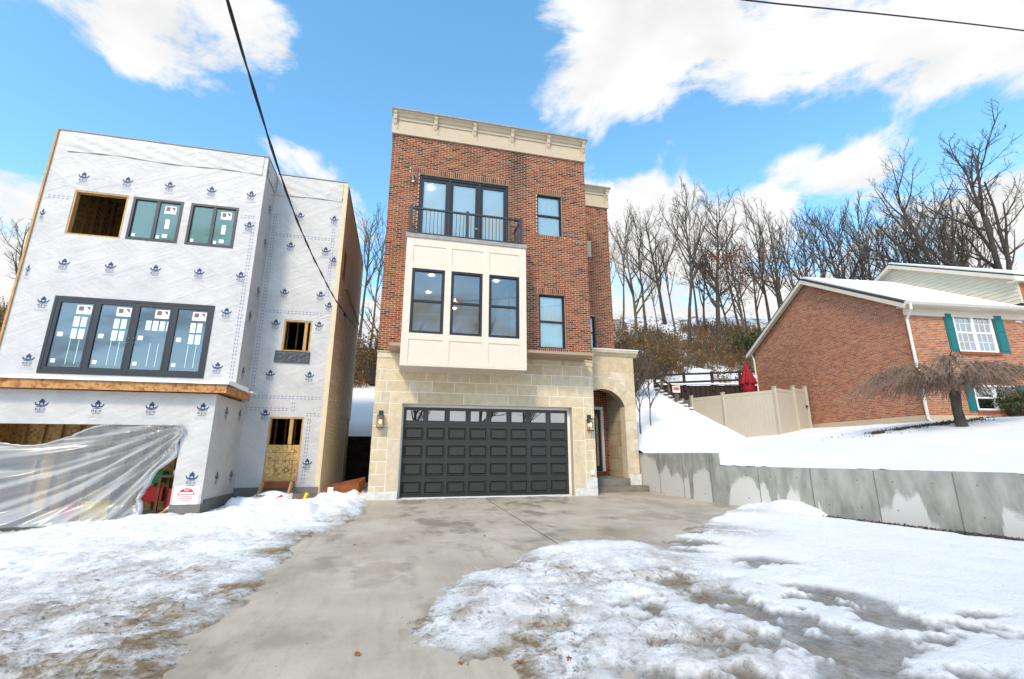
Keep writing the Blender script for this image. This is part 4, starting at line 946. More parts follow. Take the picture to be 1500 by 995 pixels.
for o, y in ((OPA, MY), (RWO, RY), (RDO, RY)):
    MB().box(o[0] - .0, o[0] + .05, y + .01, y + .16, o[2], o[3]).box(o[1] - .05, o[1], y + .01, y + .16, o[2], o[3]).box(o[0] + .05, o[1] - .05, y + .01, y + .16, o[3] - .05, o[3]).box(o[0] + .05, o[1] - .05, y + .01, y + .16, o[2], o[2] + .045).build('rough_frame', 'timber', lh)
B(-3.18, -3.09, RY + .02, RY + .11, 4.44, 5.38).build('stud', 'timber', lh); B(-3.30, -3.2, RY + .03, RY + .12, 1.5, 2.27).build('stud', 'timber', lh)
B(RDO[0] + .05, RDO[1] - .05, RY + .03, RY + .05, .465, 1.48).build('sheathing_board', 'osb', lh)
# fasteners grid on board: three chalk lines
for z in (.80, 1.02, 1.25): B(RDO[0] + .06, RDO[1] - .06, RY + .027, RY + .0295, z, z + .008).build('chalk_line', 'window_black', lh)
for x in (-3.6, -3.3, -3.1): B(x, x + .007, RY + .0265, RY + .0292, .5, 1.47).build('chalk_line', 'window_black', lh)
MB().prism([(RY - .03, 4.38), (RY - .035, 4.30), (RY - .05, 4.02), (RY - .002, 4.02), (RY - .002, 4.40)], 'x', -3.96, -2.93).build('window_flap', 'black_wrap', lh)
# windows
def lwin(x0, x1, z0, z1, cols, g, y):
    w = window(lh, x0, x1, z0, z1, y, fw=.07, depth=.11, rail=False, glassn=g, cols=cols)
    return w
STK = MB()
def sticker(par, x0, x1, z0, z1, y, mn): return B(x0, x1, y - .002, y, z0, z1).build('sticker', mn, par)
for (x0, x1, z0, z1) in (LWA, LWB):
    w = lwin(x0, x1, z0, z1, 2, 'glass_teal', MY - .01); yy = MY + .034; xm = (x0 + x1) / 2
    lb = sticker(w, xm + .18, x1 - .18, z1 - .42, z1 - .17, yy, 'sticker_white'); B(xm + .21, xm + .32, yy - .004, yy - .0022, z1 - .34, z1 - .20).build('print_block', 'sticker_brown', w)
    MB().prism([(x1 - .33, z1 - .20), (x1 - .21, z1 - .20), (x1 - .21, z1 - .33)], 'y', yy - .004, yy - .0022).build('print_block', 'sticker_brown', w)
    sticker(w, xm + .25, xm + .36, z0 + .45, z0 + .75, yy, 'sticker_white'); sticker(w, xm + .23, xm + .36, z0 + .16, z0 + .27, yy, 'sticker_white')
    sticker(w, xm + .08, xm + .16, z0 + .12, z0 + .21, yy, 'sticker_white'); sticker(w, x0 + .12, x0 + .20, z0 + .12, z0 + .21, yy, 'sticker_white')
w = window(lh, *LWC, MY - .02, fw=.07, depth=.13, rail=False, glassn='glass_blue', cols=4)
cw = (LWC[1] - LWC[0] - .14) / 4; yy = MY + .024
for k in range(4):
    a = LWC[0] + .07 + k * cw; z1 = LWC[3]
    MB().box(a + .046 if k else a, a + .09, MY - .012, MY + .02, LWC[2] + .071, z1 - .071).box(a + cw - .09, a + cw - .046 if k < 3 else a + cw, MY - .012, MY + .02, LWC[2] + .071, z1 - .071).box(a + .09, a + cw - .09, MY - .012, MY + .02, LWC[2] + .071, LWC[2] + .19).box(a + .09, a + cw - .09, MY - .012, MY + .02, z1 - .16, z1 - .071).build('leaf_frame', 'window_black', w)
    c = a + cw / 2 + .03
    sticker(w, c - .03, c + .32, z1 - .47, z1 - .22, yy, 'sticker_white'); B(c + .01, c + .13, yy - .004, yy - .0022, z1 - .38, z1 - .25).build('print_block', 'sticker_brown', w)
    MB().prism([(c + .17, z1 - .25), (c + .28, z1 - .25), (c + .28, z1 - .37)], 'y', yy - .004, yy - .0022).build('print_block', 'sticker_brown', w)
    cells = [(0, 0), (1, 0), (0, 1), (1, 1)] if k != 2 else [(-1, 0), (0, 0), (1, 0), (2, 0)]
    for q, (i, j) in enumerate(cells): sticker(w, c - .04 + i * .17, c + .09 + i * .17, z1 - .83 - j * .34, z1 - .55 - j * .34, yy, 'sticker_green' if (q + k) % 3 else 'sticker_white')
    sticker(w, a + .16, a + .28, z1 - 1.12, z1 - 1.0, yy, 'sticker_white'); sticker(w, a + .15, a + .25, LWC[2] + .3, LWC[2] + .4, yy, 'sticker_white')
    for q in (0, 1): B(c - .02 + q * .2, c - .008 + q * .2, yy - .001, yy, LWC[2] + .28, z1 - 1.2).build('film_seam', 'sticker_green', w)
for dx in (-.06, .06):
    for dz in (0, .12): MB().tube([(LWC[0] + .1 + 2 * cw + dx, MY - .03, 4.2 + dz), (LWC[0] + .1 + 2 * cw + dx, MY - .012, 4.2 + dz)], .012, 6).build('screw_hole', 'coping', w)
# siding on the right side: lapped boards
nb = 82; sb = MB(); y0, y1 = RY + .10, 23.28
sb.add([(-.03, y0, 0), (.036, y0, 0), (.006, y0, .127), (-.03, y0, .127), (-.03, y1, 0), (.036, y1, 0), (.006, y1, .127), (-.03, y1, .127)], [(0, 1, 2, 3), (7, 6, 5, 4), (0, 4, 5, 1), (1, 5, 6, 2), (2, 6, 7, 3), (3, 7, 4, 0)])
sbm = sb.mesh('siding_board', 'siding')
sb2 = MB(); y2 = 21.5
sb2.add([(v[0], min(v[1], y2), v[2]) for v in sb.v], sb.f); sbm2 = sb2.mesh('siding_board', 'siding')
for i in range(nb): link('siding_board', sbm if i > 20 else sbm2, lh, (LX1, 0, .10 + i * .1275))
B(LX1 - .10, LX1 + .045, RY - .012, RY + .099, .06, 10.6).build('corner_board', 'corner_trim', lh)
B(LX1 - .02, LX1 + .04, 21.5, 21.62, .1, 2.8).build('corner_board', 'white_trim', lh)
B(LX1 - .0, LX1 + .055, 16.1, 16.75, 7.25, 8.35).build('painted_opening', 'timber', lh); B(LX1 + .05, LX1 + .06, 16.18, 16.67, 7.33, 8.27).build('painted_opening', 'timber_dark', lh)  # no hole here: solid dark panel stands in for the shade inside an opening
MB().bar((LX1 + .10, 16.9, 7.12), (LX1 + .10, 22.6, 7.32), .05, .10).build('ledger_board', 'timber', lh)
# vertical skirt boards under the siding
for i in range(9): B(LX1 + .014, LX1 + .05, 15.72 + i * .17, 15.86 + i * .17, -.35, .10).build('skirt_board', 'siding', lh)

# printed logos and seam tape
def text_mesh(txt, size):
    cu = bpy.data.curves.new('t', 'FONT'); cu.body = txt; cu.size = size; cu.align_x = 'CENTER'
    o = bpy.data.objects.new('t', cu); col.objects.link(o); dg = bpy.context.evaluated_depsgraph_get()
    me = bpy.data.meshes.new_from_object(o.evaluated_get(dg)); vs = [tuple(v.co) for v in me.vertices]; fs = [tuple(p.vertices) for p in me.polygons]
    bpy.data.objects.remove(o); bpy.data.curves.remove(cu); bpy.data.meshes.remove(me); return vs, fs
def put_text(m, txt, size, x, z, y=0., sx=1.): vs, fs = text_mesh(txt, size); m.add([(x + v[0] * sx, y, z + v[1]) for v in vs], fs)
def flat(m, pts, y=0.): m.add([(p[0], y, p[1]) for p in pts], [tuple(range(len(pts)))])
lg = MB()
flat(lg, [(-.175, .115), (-.150, .130), (-.112, .05), (-.14, .03)]); flat(lg, [(.175, .115), (.150, .130), (.112, .05), (.14, .03)])
flat(lg, [(-.145, .03), (-.115, .075), (-.07, .055), (0, .05), (.07, .055), (.115, .075), (.145, .03), (.07, .018), (0, .014), (-.07, .018)])
flat(lg, [(-.065, .055), (-.065, .13), (-.03, .13), (-.03, .055)]); flat(lg, [(.065, .055), (.03, .055), (.03, .13), (.065, .13)])
flat(lg, [(-.09, .13), (-.07, .155), (0, .245), (.07, .155), (.09, .13), (.03, .122), (-.03, .122)]); flat(lg, [(-.03, .10), (-.03, .125), (.03, .125), (.03, .10)])
flat(lg, [(-.13, 0), (0, .008), (.13, 0), (.10, -.018), (0, -.024), (-.10, -.018)])
put_text(lg, 'REX', .115, 0, -.125, sx=1.35); put_text(lg, 'WRAP', .062, 0, -.185, sx=1.3)
lg.m = 1
for z, w_ in ((-.225, .2), (-.255, .17), (-.285, .2)): flat(lg, [(-w_, z), (w_, z), (w_, z + .007), (-w_, z + .007)])
lgm = lg.mesh('printed_logo', ['logo_blue', 'logo_pale'])
def logo(loc, rz=0, s=1., sx=1.):
    o = link('printed_logo', lgm, lh, loc, (0, 0, rz)); s *= .80; o.scale = (s * sx, 1, s)
for x, z in [(-9.38, 9.09), (-8.28, 9.1), (-7.18, 9.11), (-6.05, 9.11), (-4.94, 9.12), (-4.87, 8.07), (-9.33, 6.37), (-8.23, 6.38), (-7.12, 6.4), (-6.0, 6.41), (-4.89, 6.41), (-9.58, 5.24), (-5.12, 5.25), (-9.58, 3.65), (-5.13, 3.62)]: logo((x, MY - .004, z - .06))
logo((-10.12, MY - .004, 7.75), sx=.45); logo((-10.1, MY - .004, 6.05), sx=.35)
for x, z in [(-8.27, 2.36), (-7.14, 2.35), (-6.0, 2.34), (-4.87, 2.34), (-4.87, .66)]: logo((x, BOXY - .004, z - .06))
for x, z in [(-3.72, 9.14), (-2.62, 9.15), (-3.9, 8.01), (-2.79, 7.95), (-2.5, 7.62), (-3.91, 6.35), (-2.8, 6.35), (-2.5, 6.0), (-4.05, 5.29), (-2.75, 5.31), (-4.02, 3.64), (-2.88, 3.64), (-4.02, 2.41), (-2.68, .95)]: logo((x, RY - .004, z - .06))
for y, z in [(14.1, 2.33), (15.2, 2.37), (14.1, .64), (15.2, .64), (15.3, 9.14), (15.3, 7.92), (15.3, 6.25), (14.87, 5.3), (14.96, 3.6)]: logo((LXM + .004, y, z - .06), math.pi / 2)
def tape(a, b, nrm):
    a, b = Vector(a), Vector(b); n = Vector(nrm); d = (b - a); L = d.length; d /= L; s = d.cross(n).normalized() * .035; m = MB()
    k = 0
    while k * .11 < L - .06:
        p = a + d * (k * .11) + n * .006
        for sg in (-1, 1):
            q = p + s * sg
            m.add([q - s * .22, q + d * .055 - s * .22, q + d * .055 + s * .22, q + s * .22], [(0, 1, 2, 3)])
        k += 1
    m.build('seam_tape', 'tape_dash', lh, kind='stuff')
F3 = (0, -1, 0)
tape((-4.75, MY, 3.3), (-4.75, MY, 8.3), F3); tape((-5.15, MY, 8.35), (-4.65, MY, 8.35), F3); tape((-10.1, MY, 8.35), (-9.55, MY, 8.35), F3)
tape((-4.48, RY, 2.9), (-4.48, RY, 9.2), F3); tape((-4.4, RY, 8.36), (-2.5, RY, 8.36), F3); tape((-4.4, RY, 5.68), (-2.6, RY, 5.68), F3); tape((-4.4, RY, 2.92), (-2.45, RY, 2.92), F3)
tape((-4.45, RY, 2.55), (-3.3, RY, 2.55), F3); tape((-3.25, RY, 2.5), (-3.25, RY, 2.88), F3); tape((-2.75, RY, .35), (-2.75, RY, 2.35), F3); tape((-2.85, RY, 2.4), (-2.4, RY, 2.4), F3); tape((-2.6, RY, 6.3), (-2.6, RY, 8.8), F3)
for z in (6.0, 3.1): B(LXM + .001, LXM + .003, MY + .0, RY - .02, z, z + .008).build('seam_line', 'coping', lh)

# notice on the corner
ns = thing('notice_sign', 'round white notice with red top on the wrapped garage corner', 'sign', (-4.93, BOXY, .22))
m = MB().tube([(-4.93, BOXY - .003, .22), (-4.93, BOXY - .010, .22)], .20, 24); m.build('disc', 'sign_white', ns)
m = MB(); flat(m, [(-4.93 + .185 * math.cos(t), .22 + .185 * math.sin(t)) for t in np.linspace(.15, math.pi - .15, 14)], BOXY - .0125); m.build('red_field', 'sign_red', ns)
m = MB(); put_text(m, 'NO', .07, -4.93, .335, BOXY - .0145); flat(m, [(-5.08, .265), (-4.78, .265), (-4.78, .31), (-5.08, .31)], BOXY - .0145)
m.build('lettering', 'sign_white', ns)
m = MB()
for z, w_ in ((.20, .13), (.16, .15), (.11, .11)): flat(m, [(-4.93 - w_, z), (-4.93 + w_, z), (-4.93 + w_, z + .014), (-4.93 - w_, z + .014)], BOXY - .0125)
m.build('small_print', 'sign_red', ns)
B(-5.20, -4.66, BOXY - .0028, BOXY - .0012, -.0, .44).build('paper', 'sign_white', ns)

# polythene over the garage opening
def sheet():
    nu, nv = 96, 60; V = []; Fq = []
    for i in range(nu + 1):
        u = i / nu
        xt = -9.9 + u * 4.66                       # top edge
        zt = 1.50 + .42 * float(sstep(-8.1, -6.7, xt)) - .10 * math.exp(-((xt + 8.35) / .5) ** 2)
        for j in range(nv + 1):
            v = j / nv
            z = zt + (-.36 - zt) * v
            xr = -5.24 - .62 * float(sstep(1.45, .35, z)) + .10 * float(sstep(.2, -.3, z))   # right edge is pulled aside
            x = -9.9 + u * (xr + 9.9)
            # folds fan out from the upper right towards the lower left
            a = math.atan2(2.05 - z, -4.9 - x) ; r = math.hypot(2.05 - z, -4.9 - x)
            fold = .055 * math.sin(a * 34 + 1.3 * math.sin(r * 1.7)) * min(1, r * .5) + .03 * math.sin(a * 71 + r * 2.1 + 1) + .02 * math.sin(a * 120 + r * 4)
            sag = .10 * math.exp(-((z - 1.2) / .22) ** 2) * float(sstep(-6.6, -8.2, x)) + .07 * math.exp(-((z - .75 - .1 * math.sin(x)) / .13) ** 2) * float(sstep(-6.4, -8, x))
            edge = .05 * math.sin(v * 23) * float(sstep(.93, 1, u))
            V.append((x + edge, BOXY + .02 - fold - sag + .10 * math.sin(v * 3.14) - .22 * float(sstep(.8, 1, v)) - .10 * float(sstep(.95, 1., u)), z))
    for i in range(nu):
        for j in range(nv): Fq.append((i * (nv + 1) + j, i * (nv + 1) + j + 1, (i + 1) * (nv + 1) + j + 1, (i + 1) * (nv + 1) + j))
    m = MB().add(V, Fq)
    ps = thing('polythene_sheet', 'sagging translucent plastic sheet hung across the open garage', 'plastic sheet', (-7.5, BOXY, -.3))
    m.build('sheet', 'polythene', ps, smooth=True)
    # rolled hems: top and free edge
    top = [V[i * (nv + 1)] for i in range(0, nu + 1, 2)]; right = [V[nu * (nv + 1) + j] for j in range(0, nv + 1, 2)]
    MB().tube([(p[0], p[1] - .02, p[2] - .01) for p in top], [.016 + .014 * math.sin(k * 1.7) ** 2 for k in range(len(top))], 6).build('hem', 'polythene', ps, smooth=True)
    MB().tube([(p[0], p[1] - .02, p[2]) for p in right], [.018 + .018 * math.sin(k * 1.1) ** 2 + .03 * (k / len(right)) for k in range(len(right))], 7).build('hem', 'polythene', ps, smooth=True)
sheet()
# clutter behind it
def crate(name, x, y, z, w, d, h, mn, label, cat, lid=None):
    m = MB(); t = .02
    m.box(x, x + w, y, y + t, z, z + h).box(x, x + w, y + d - t, y + d, z, z + h).box(x, x + t, y + t, y + d - t, z, z + h).box(x + w - t, x + w, y + t, y + d - t, z, z + h).box(x + t, x + w - t, y + t, y + d - t, z, z + t)
    t_ = thing(name, label, cat, (x + w / 2, y + d / 2, z)); m.build('shell', mn, t_)
    B(x - .015, x + w + .015, y - .015, y - .001, z + h - .05, z + h + .001).build('rim', mn, t_)
crate('tote_box', -7.25, 13.65, -.30, .55, .4, .42, 'plastic_yellow', 'yellow plastic tote behind the hanging plastic sheet', 'box')
crate('carton', -7.2, 13.70, .121, .48, .35, .24, 'cardboard', 'brown carton stacked on the yellow tote behind the plastic', 'box')
crate('tote_box', -7.62, 13.75, -.30, .34, .35, .36, 'plastic_red', 'red plastic tote left of the yellow tote behind the plastic', 'box')
crate('carton', -8.2, 13.8, -.30, .5, .4, .20, 'cardboard', 'low brown carton left of the red tote behind the plastic', 'box')
crate('tote_box', -6.45, 14.6, .0, .45, .4, .36, 'plastic_red', 'red plastic tote deeper in the garage, right of the yellow tote', 'box')
crate('tote_box', -6.6, 14.9, .45, .4, .4, .3, 'plastic_green', 'green plastic tote high at the back of the garage', 'box')
crate('tote_box', -9.8, 14.2, -.3, .55, .5, .75, 'plastic_red', 'tall red bin at the far left behind the plastic sheet', 'box')
MB().tube([(-7.25, 13.55, -.3), (-7.28, 13.6, 1.2)], .018, 6).build('timber_pole', 'timber', label='thin upright wooden pole leaning behind the plastic sheet', cat='pole')
wb = thing('work_bench', 'rough timber work bench seen through the gap beside the plastic', 'bench', (-5.5, 14.4, -.3))
B(-6.0, -4.95, 14.2, 14.8, .62, .68).build('bench_top', 'grey_wood', wb)
for x in (-5.95, -5.02):
    for y in (14.25, 14.75): B(x - .03, x + .03, y - .03, y + .03, -.3, .619).build('leg', 'timber_dark', wb)
B(-5.7, -5.35, 14.3, 14.5, .681, .80).build('tool_case', 'sticker_white', label='pale tool case on the bench in the garage gap', cat='case')
for i, (x, a, mn, lab) in enumerate(((-5.6, .3, 'rust_wood', 'orange brown offcut board on the garage floor in the gap'), (-5.42, -.5, 'timber', 'light timber offcut on the garage floor in the gap'), (-5.35, .9, 'sticker_white', 'white board scrap leaning in the garage gap'))):
    MB().bar((x - .2, 13.45 + i * .1, -.26 + .02 * i), (x + .2 * math.cos(a), 13.7 + i * .12, -.2 + .22 * i), .14, .03).build('offcut_board', mn, label=lab, cat='board')
B(-5.62, -5.5, 14.0, 14.15, -.3, .35).build('gas_can', 'plastic_red', label='slim red can standing under the bench in the garage gap', cat='can')

# entry steps: trestle with snow, ledge
ws = thing('wooden_step', 'small wooden step frame with snow on it below the boarded doorway', 'steps', (-3.4, 15.1, -.1))
MB().bar((-3.85, 15.0, -.2), (-3.78, 15.35, .40), .05, .12).build('stringer', 'timber', ws); MB().bar((-3.05, 15.0, -.2), (-3.0, 15.35, .40), .05, .12).build('stringer', 'timber', ws)
B(-3.80, -3.02, 14.92, 15.18, .05, .09).build('tread', 'timber', ws); B(-3.84, -2.96, 15.50, 15.58, .22, .42).build('threshold_board', 'rust_wood', ws)
m = MB(); n = 8
for i in range(n):
    a, b = -3.78 + i * .092, -3.78 + (i + 1) * .092; h0, h1 = .10 + .09 * math.sin(math.pi * (i + .15) / n), .10 + .09 * math.sin(math.pi * min(1, (i + 1.1) / n))
    m.add([(a, 14.9, .091), (b, 14.9, .091), (b, 14.95, h1), (a, 14.95, h0), (b, 15.17, h1), (a, 15.17, h0), (b, 15.2, .091), (a, 15.2, .091)], [(0, 1, 2, 3), (3, 2, 4, 5), (5, 4, 6, 7)])
m.build('snow_cap', 'snow_plain', ws, smooth=True)
def drift(name, x0, x1, y0, y1, z, h, label, seed=0):
    xs = np.linspace(x0, x1, 26); ys = np.linspace(y0, y1, 16)
    def zf(X, Y):
        e = np.minimum.reduce([(X - x0) / (x1 - x0), (x1 - X) / (x1 - x0), (Y - y0) / (y1 - y0), (y1 - Y) / (y1 - y0)])
        return z + h * sstep(0, .22, e + .10 * (fbm(X, Y, 4 + seed, 3) - .5)) * (.75 + .6 * fbm(X + seed, Y, 2.2, 4))
    o = grid(name, xs, ys, zf, 'snow_plain', kind=None); o['label'] = label; o['category'] = 'snow'; return o
drift('snow_drift', -4.7, -2.5, 14.1, 15.6, -.45, .52, 'raised snow drift heaped below the boarded doorway', 1)
drift('snow_drift', -2.35, -.75, 13.1, 17.5, -.45, .55, 'snow heaped in the narrow gap between the two houses', 3)
# debris in the gap
db = thing('timber_crate', 'red brown broken timber box lying in the gap between houses', 'crate', (-1.4, 15.2, .0))
MB().bar((-2.0, 14.9, .10), (-1.1, 15.1, .22), .05, .34).build('board', 'rust_wood', db); MB().bar((-1.9, 15.4, .15), (-.95, 15.6, .35), .05, .34).build('board', 'rust_wood', db); MB().bar((-2.0, 14.9, .1), (-1.9, 15.4, .15), .05, .34).build('board', 'rust_wood', db); MB().bar((-1.1, 15.1, .22), (-.95, 15.6, .35), .05, .34).build('board', 'rust_wood', db)
B(-1.85, -1.72, 14.3, 14.5, -.1, .30).build('offcut_block', 'sticker_white', label='pale upright block beside the broken timber box', cat='block')
MB().tube([(-2.4, 14.1, -.05), (-2.38, 14.1, .08), (-2.34, 14.12, .18)], [.06, .04, .05], 8).build('yellow_roll', 'plastic_yellow', label='small yellow roll standing in snow at the house corner', cat='roll')
B(-2.75, -2.05, 14.35, 14.6, -.1, .14).build('foam_block', 'grey_wood', label='short stack of grey planks half buried at the siding corner', cat='planks')
rf = MB(); rf.add([(-3.12, 14.02, .07), (-2.92, 13.98, .10), (-2.96, 14.12, .15), (-3.05, 14.1, .09), (-3.0, 14.06, .14)], [(0, 1, 4), (1, 2, 4), (2, 3, 4), (3, 0, 4)]); rf.build('red_rag', 'plastic_red', label='small red rag lying on snow below the doorway', cat='rag')
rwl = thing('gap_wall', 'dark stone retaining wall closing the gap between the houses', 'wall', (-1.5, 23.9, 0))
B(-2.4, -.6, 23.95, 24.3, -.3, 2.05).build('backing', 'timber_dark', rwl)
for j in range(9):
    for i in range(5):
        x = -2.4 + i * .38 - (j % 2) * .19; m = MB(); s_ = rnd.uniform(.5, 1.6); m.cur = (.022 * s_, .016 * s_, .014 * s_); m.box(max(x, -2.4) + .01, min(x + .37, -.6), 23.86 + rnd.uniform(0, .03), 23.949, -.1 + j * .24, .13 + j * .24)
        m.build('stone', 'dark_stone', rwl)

# ------------------------------------------------------------------ poured retaining wall
rw = thing('retaining_wall', 'grey poured concrete retaining wall with pale dried patches, holding the snowy lawn', 'wall', (8.3, 11.2, 0))
def rwall(p, q, zt, n, prof):
    p, q = Vector((*p, 0)), Vector((*q, 0)); d = (q - p); L = d.length; d /= L; nr = Vector((d.y, -d.x, 0))
    if nr.x > 0: nr = -nr
    m = MB(); nz = 40; T = .22; n = int(n * 2.2)
    def P(s_, t): return p + d * (L * s_) + Vector((0, 0, -.6 + (zt + .6) * t))
    up_ = nr.dot(d.cross(Vector((0, 0, 1)))) > 0
    for i in range(n):
        a, b = i / n, (i + 1) / n; u = (a + b) / 2 * L; hg = float(np.interp(u, [q_[0] for q_ in prof], [q_[1] for q_ in prof]))
        for j in range(nz):
            c, e = j / nz, (j + 1) / nz; z = -.6 + (zt + .6) * (c + e) / 2
            m.cur = (min(.8, max(.2, .5 + (hg - z) * 1.6)), 0, .01); m.add([P(a, c), P(b, c), P(b, e), P(a, e)], [(0, 1, 2, 3) if up_ else (3, 2, 1, 0)])
    m.cur = (.2, 0, .01)
    o = -nr * T; A, Bq = p + Vector((0, 0, zt)), q + Vector((0, 0, zt))
    m.add([A, Bq, Bq + o, A + o], [(0, 1, 2, 3)]); dn = Vector((0, 0, -zt - .6))
    m.add([A + o, Bq + o, Bq + o + dn, A + o + dn], [(0, 1, 2, 3)]); m.add([A, A + o, A + o + dn, A + dn], [(0, 1, 2, 3)]); m.add([Bq, Bq + o, Bq + o + dn, Bq + dn], [(0, 1, 2, 3)])
    w = m.build('wall_section', 'wall_concrete', rw)
    # form-board joints
    for k in range(int(L / .61)):
        for zz in (.15, zt - .22):
            c_ = p + d * (.3 + k * .61) + Vector((0, 0, zz)); MB().tube([c_ - nr * .02, c_ + nr * .003], .016, 7).build('tie_hole', 'concrete_dark', w)
    k = 1
    while k * 1.22 < L:
        c_ = p + d * (k * 1.22) + nr * .004
        MB().bar(c_ + Vector((0, 0, -.5)), c_ + Vector((0, 0, zt - .02)), .012, .012, up=tuple(nr)).build('form_joint', 'concrete_dark', w); k += 1
PR1 = [(0.02, 1.15), (0.38, 1.2), (1.02, 1.02), (1.12, 0.64), (1.24, 0.6), (1.62, 0.91), (1.85, 0.55), (2.16, 0.72), (2.39, 0.49), (2.67, 0.62), (2.73, -.3), (2.82, -.3), (2.89, 0.67), (3.43, 0.85), (3.6, 0.73), (3.66, -.4)]
PR2 = [(0, -.5), (0.32, -.5), (0.36, .05), (0.43, 0.38), (0.6, 0.55), (0.69, 0.66), (0.95, 0.67), (1.12, 0.54), (1.17, 0.42), (1.33, 0.57), (1.44, 0.34), (1.46, -.4), (1.58, -.4), (1.66, 0.51), (1.70, -.3), (1.76, 0.06), (1.97, 0.52), (2.04, 0.35), (2.13, 0.37), (2.16, -.4), (2.5, -.4), (2.54, .45), (2.58, -.4), (3.6, -.4), (3.66, .17), (3.86, 0.19), (3.98, 0.53), (4.13, 0.39), (4.32, 0.52), (4.37, 0.31), (4.42, 0.03), (4.54, -.1), (4.6, -.5), (5.33, -.5), (5.43, 0.4), (5.52, 0.32), (5.66, 0.19)]
rwall(WALLP[0], WALLP[1], 1.24, 50, PR1); rwall((WALLP[1][0] + .005, WALLP[1][1] - .002), WALLP[2], .90, 90, PR2); rwall(WALLP[2], WALLP[3], .89, 40, [(0, .2), (.5, -.4), (1.2, -.3), (1.6, .4), (2.2, -.3), (5, -.3)]); rwall(WALLP[3], WALLP[4], .88, 30, [(0, -.4), (7, -.4)])
# gravel and dead grass strip at its foot
m = MB(); rg = random.Random(5)
for i in range(5200):
    t = rg.random() ** .8; y = 8.9 - t * 7; x = float(wall_x(y)) - abs(rg.gauss(0, .26)) - .02; z = float(z_low(x, y)) + rg.uniform(-.03, .03); s = rg.uniform(.008, .030)
    c = rg.uniform(.4, 1.5); m.cur = (.06 * c, .05 * c, .04 * c); a = rg.random() * 6
    m.add([(x + s * math.cos(a + k * 2.1), y + s * math.sin(a + k * 2.1), z) for k in range(3)] + [(x, y, z + s * 1.1)], [(0, 1, 3), (1, 2, 3), (2, 0, 3)])
m.build('gravel_strip', 'gravel', label='dark gravel and soil along the foot of the concrete wall', cat='gravel', kind='stuff')
grid('soil', np.arange(7.5, 14, .25), np.arange(-5, 10.2, .25), lambda X, Y: z_low(X, Y) - .035, 'gravel', keep=lambda X, Y, Z: (np.abs(X[:-1, :-1] - wall_x(Y[:-1, :-1])) < .9), colf=lambda X, Y, Z: np.stack([.05 + .03 * fbm(X, Y, 5), .04 + .03 * fbm(X, Y, 5), .03 + .02 * fbm(X, Y, 5)], -1))

# ------------------------------------------------------------------ brick house on the right
RA = R(-5.5); RO = Vector((18.64, 13.0, 0)); ru = Vector((math.cos(RA), math.sin(RA), 0)); rv = Vector((-math.sin(RA), math.cos(RA), 0))
def RW(u, v, z): return RO + ru * u + rv * v + Vector((0, 0, z))
rh = thing('brick_house', 'low brick house with teal shutters and snowy roof on the right', 'house', (23, 16, 2.3))
class RM(MB):
    def box(s, u0, u1, v0, v1, z0, z1):
        P = [(u0, v0, z0), (u1, v0, z0), (u1, v1, z0), (u0, v1, z0), (u0, v0, z1), (u1, v0, z1), (u1, v1, z1), (u0, v1, z1)]
        return s.add([RW(*p) for p in P], [(0, 3, 2, 1), (4, 5, 6, 7), (0, 1, 5, 4), (1, 2, 6, 5), (2, 3, 7, 6), (3, 0, 4, 7)])
    def ext(s, pts, u0, u1):
        n = len(pts); return s.add([RW(u0, *p) for p in pts] + [RW(u1, *p) for p in pts], [tuple(range(n)), tuple(range(2 * n - 1, n - 1, -1))] + [(i, i + n, (i + 1) % n + n, (i + 1) % n) for i in range(n)])
DEP, EZ, APZ, BZ = 8.84, 6.83, 9.40, 2.60; ULEN = 12.
RWU = (2.15, 3.92, sn(5.07, 2.6), sn(6.57, 2.6)); RWD = (2.33, 4.2, sn(2.80, 2.6), sn(3.72, 2.6))
wall_open(.012, ULEN, BZ, EZ, [RWU, RWD], lambda u, z, o: tuple(RW(u, .007 - o, z)), .2, 'front_wall', 'mortar_pink', rh)
m = RM(); m.ext([(.22, BZ), (DEP, BZ), (DEP, EZ), (DEP / 2, APZ - .02), (.22, EZ)], .007, .2); m.build('gable_wall', 'mortar_pink', rh)
RM().box(.2, ULEN, DEP - .2, DEP, BZ, EZ).build('rear_wall', 'mortar_pink', rh)
RM().box(-.03, ULEN, -.03, .25, 1.6, BZ - .002).build('foundation', 'cream_grey', rh); RM().box(-.03, .25, .25, DEP, 1.6, BZ - .002).build('foundation', 'cream_grey', rh)
sl_ = (APZ - EZ) / (DEP / 2)
def gclip(z): # gable: u runs from front (0) to rear (DEP) -> on frame running towards the camera
    if z < EZ: return (0, DEP)
    k = (z - EZ) / sl_; return (k, DEP - k)
rr = running_bond(0, DEP, BZ, APZ, [], 0, gclip)
rr += running_bond(0, 9.5, BZ, EZ, [RWU, RWD, (RWU[0] - .05, RWU[1] + .05, RWU[2] - 2 * BH, RWU[2])], 1)
rr += soldiers(RWU[0] - .05, RWU[1] + .05, RWU[2] - 2 * BH, RWU[2], 1)
gO = RW(0, DEP, 0)
lay_bricks(rr, rh, [(gO.x, gO.y), (RO.x, RO.y)], [RA - math.pi / 2, RA], PAL_RIGHT)
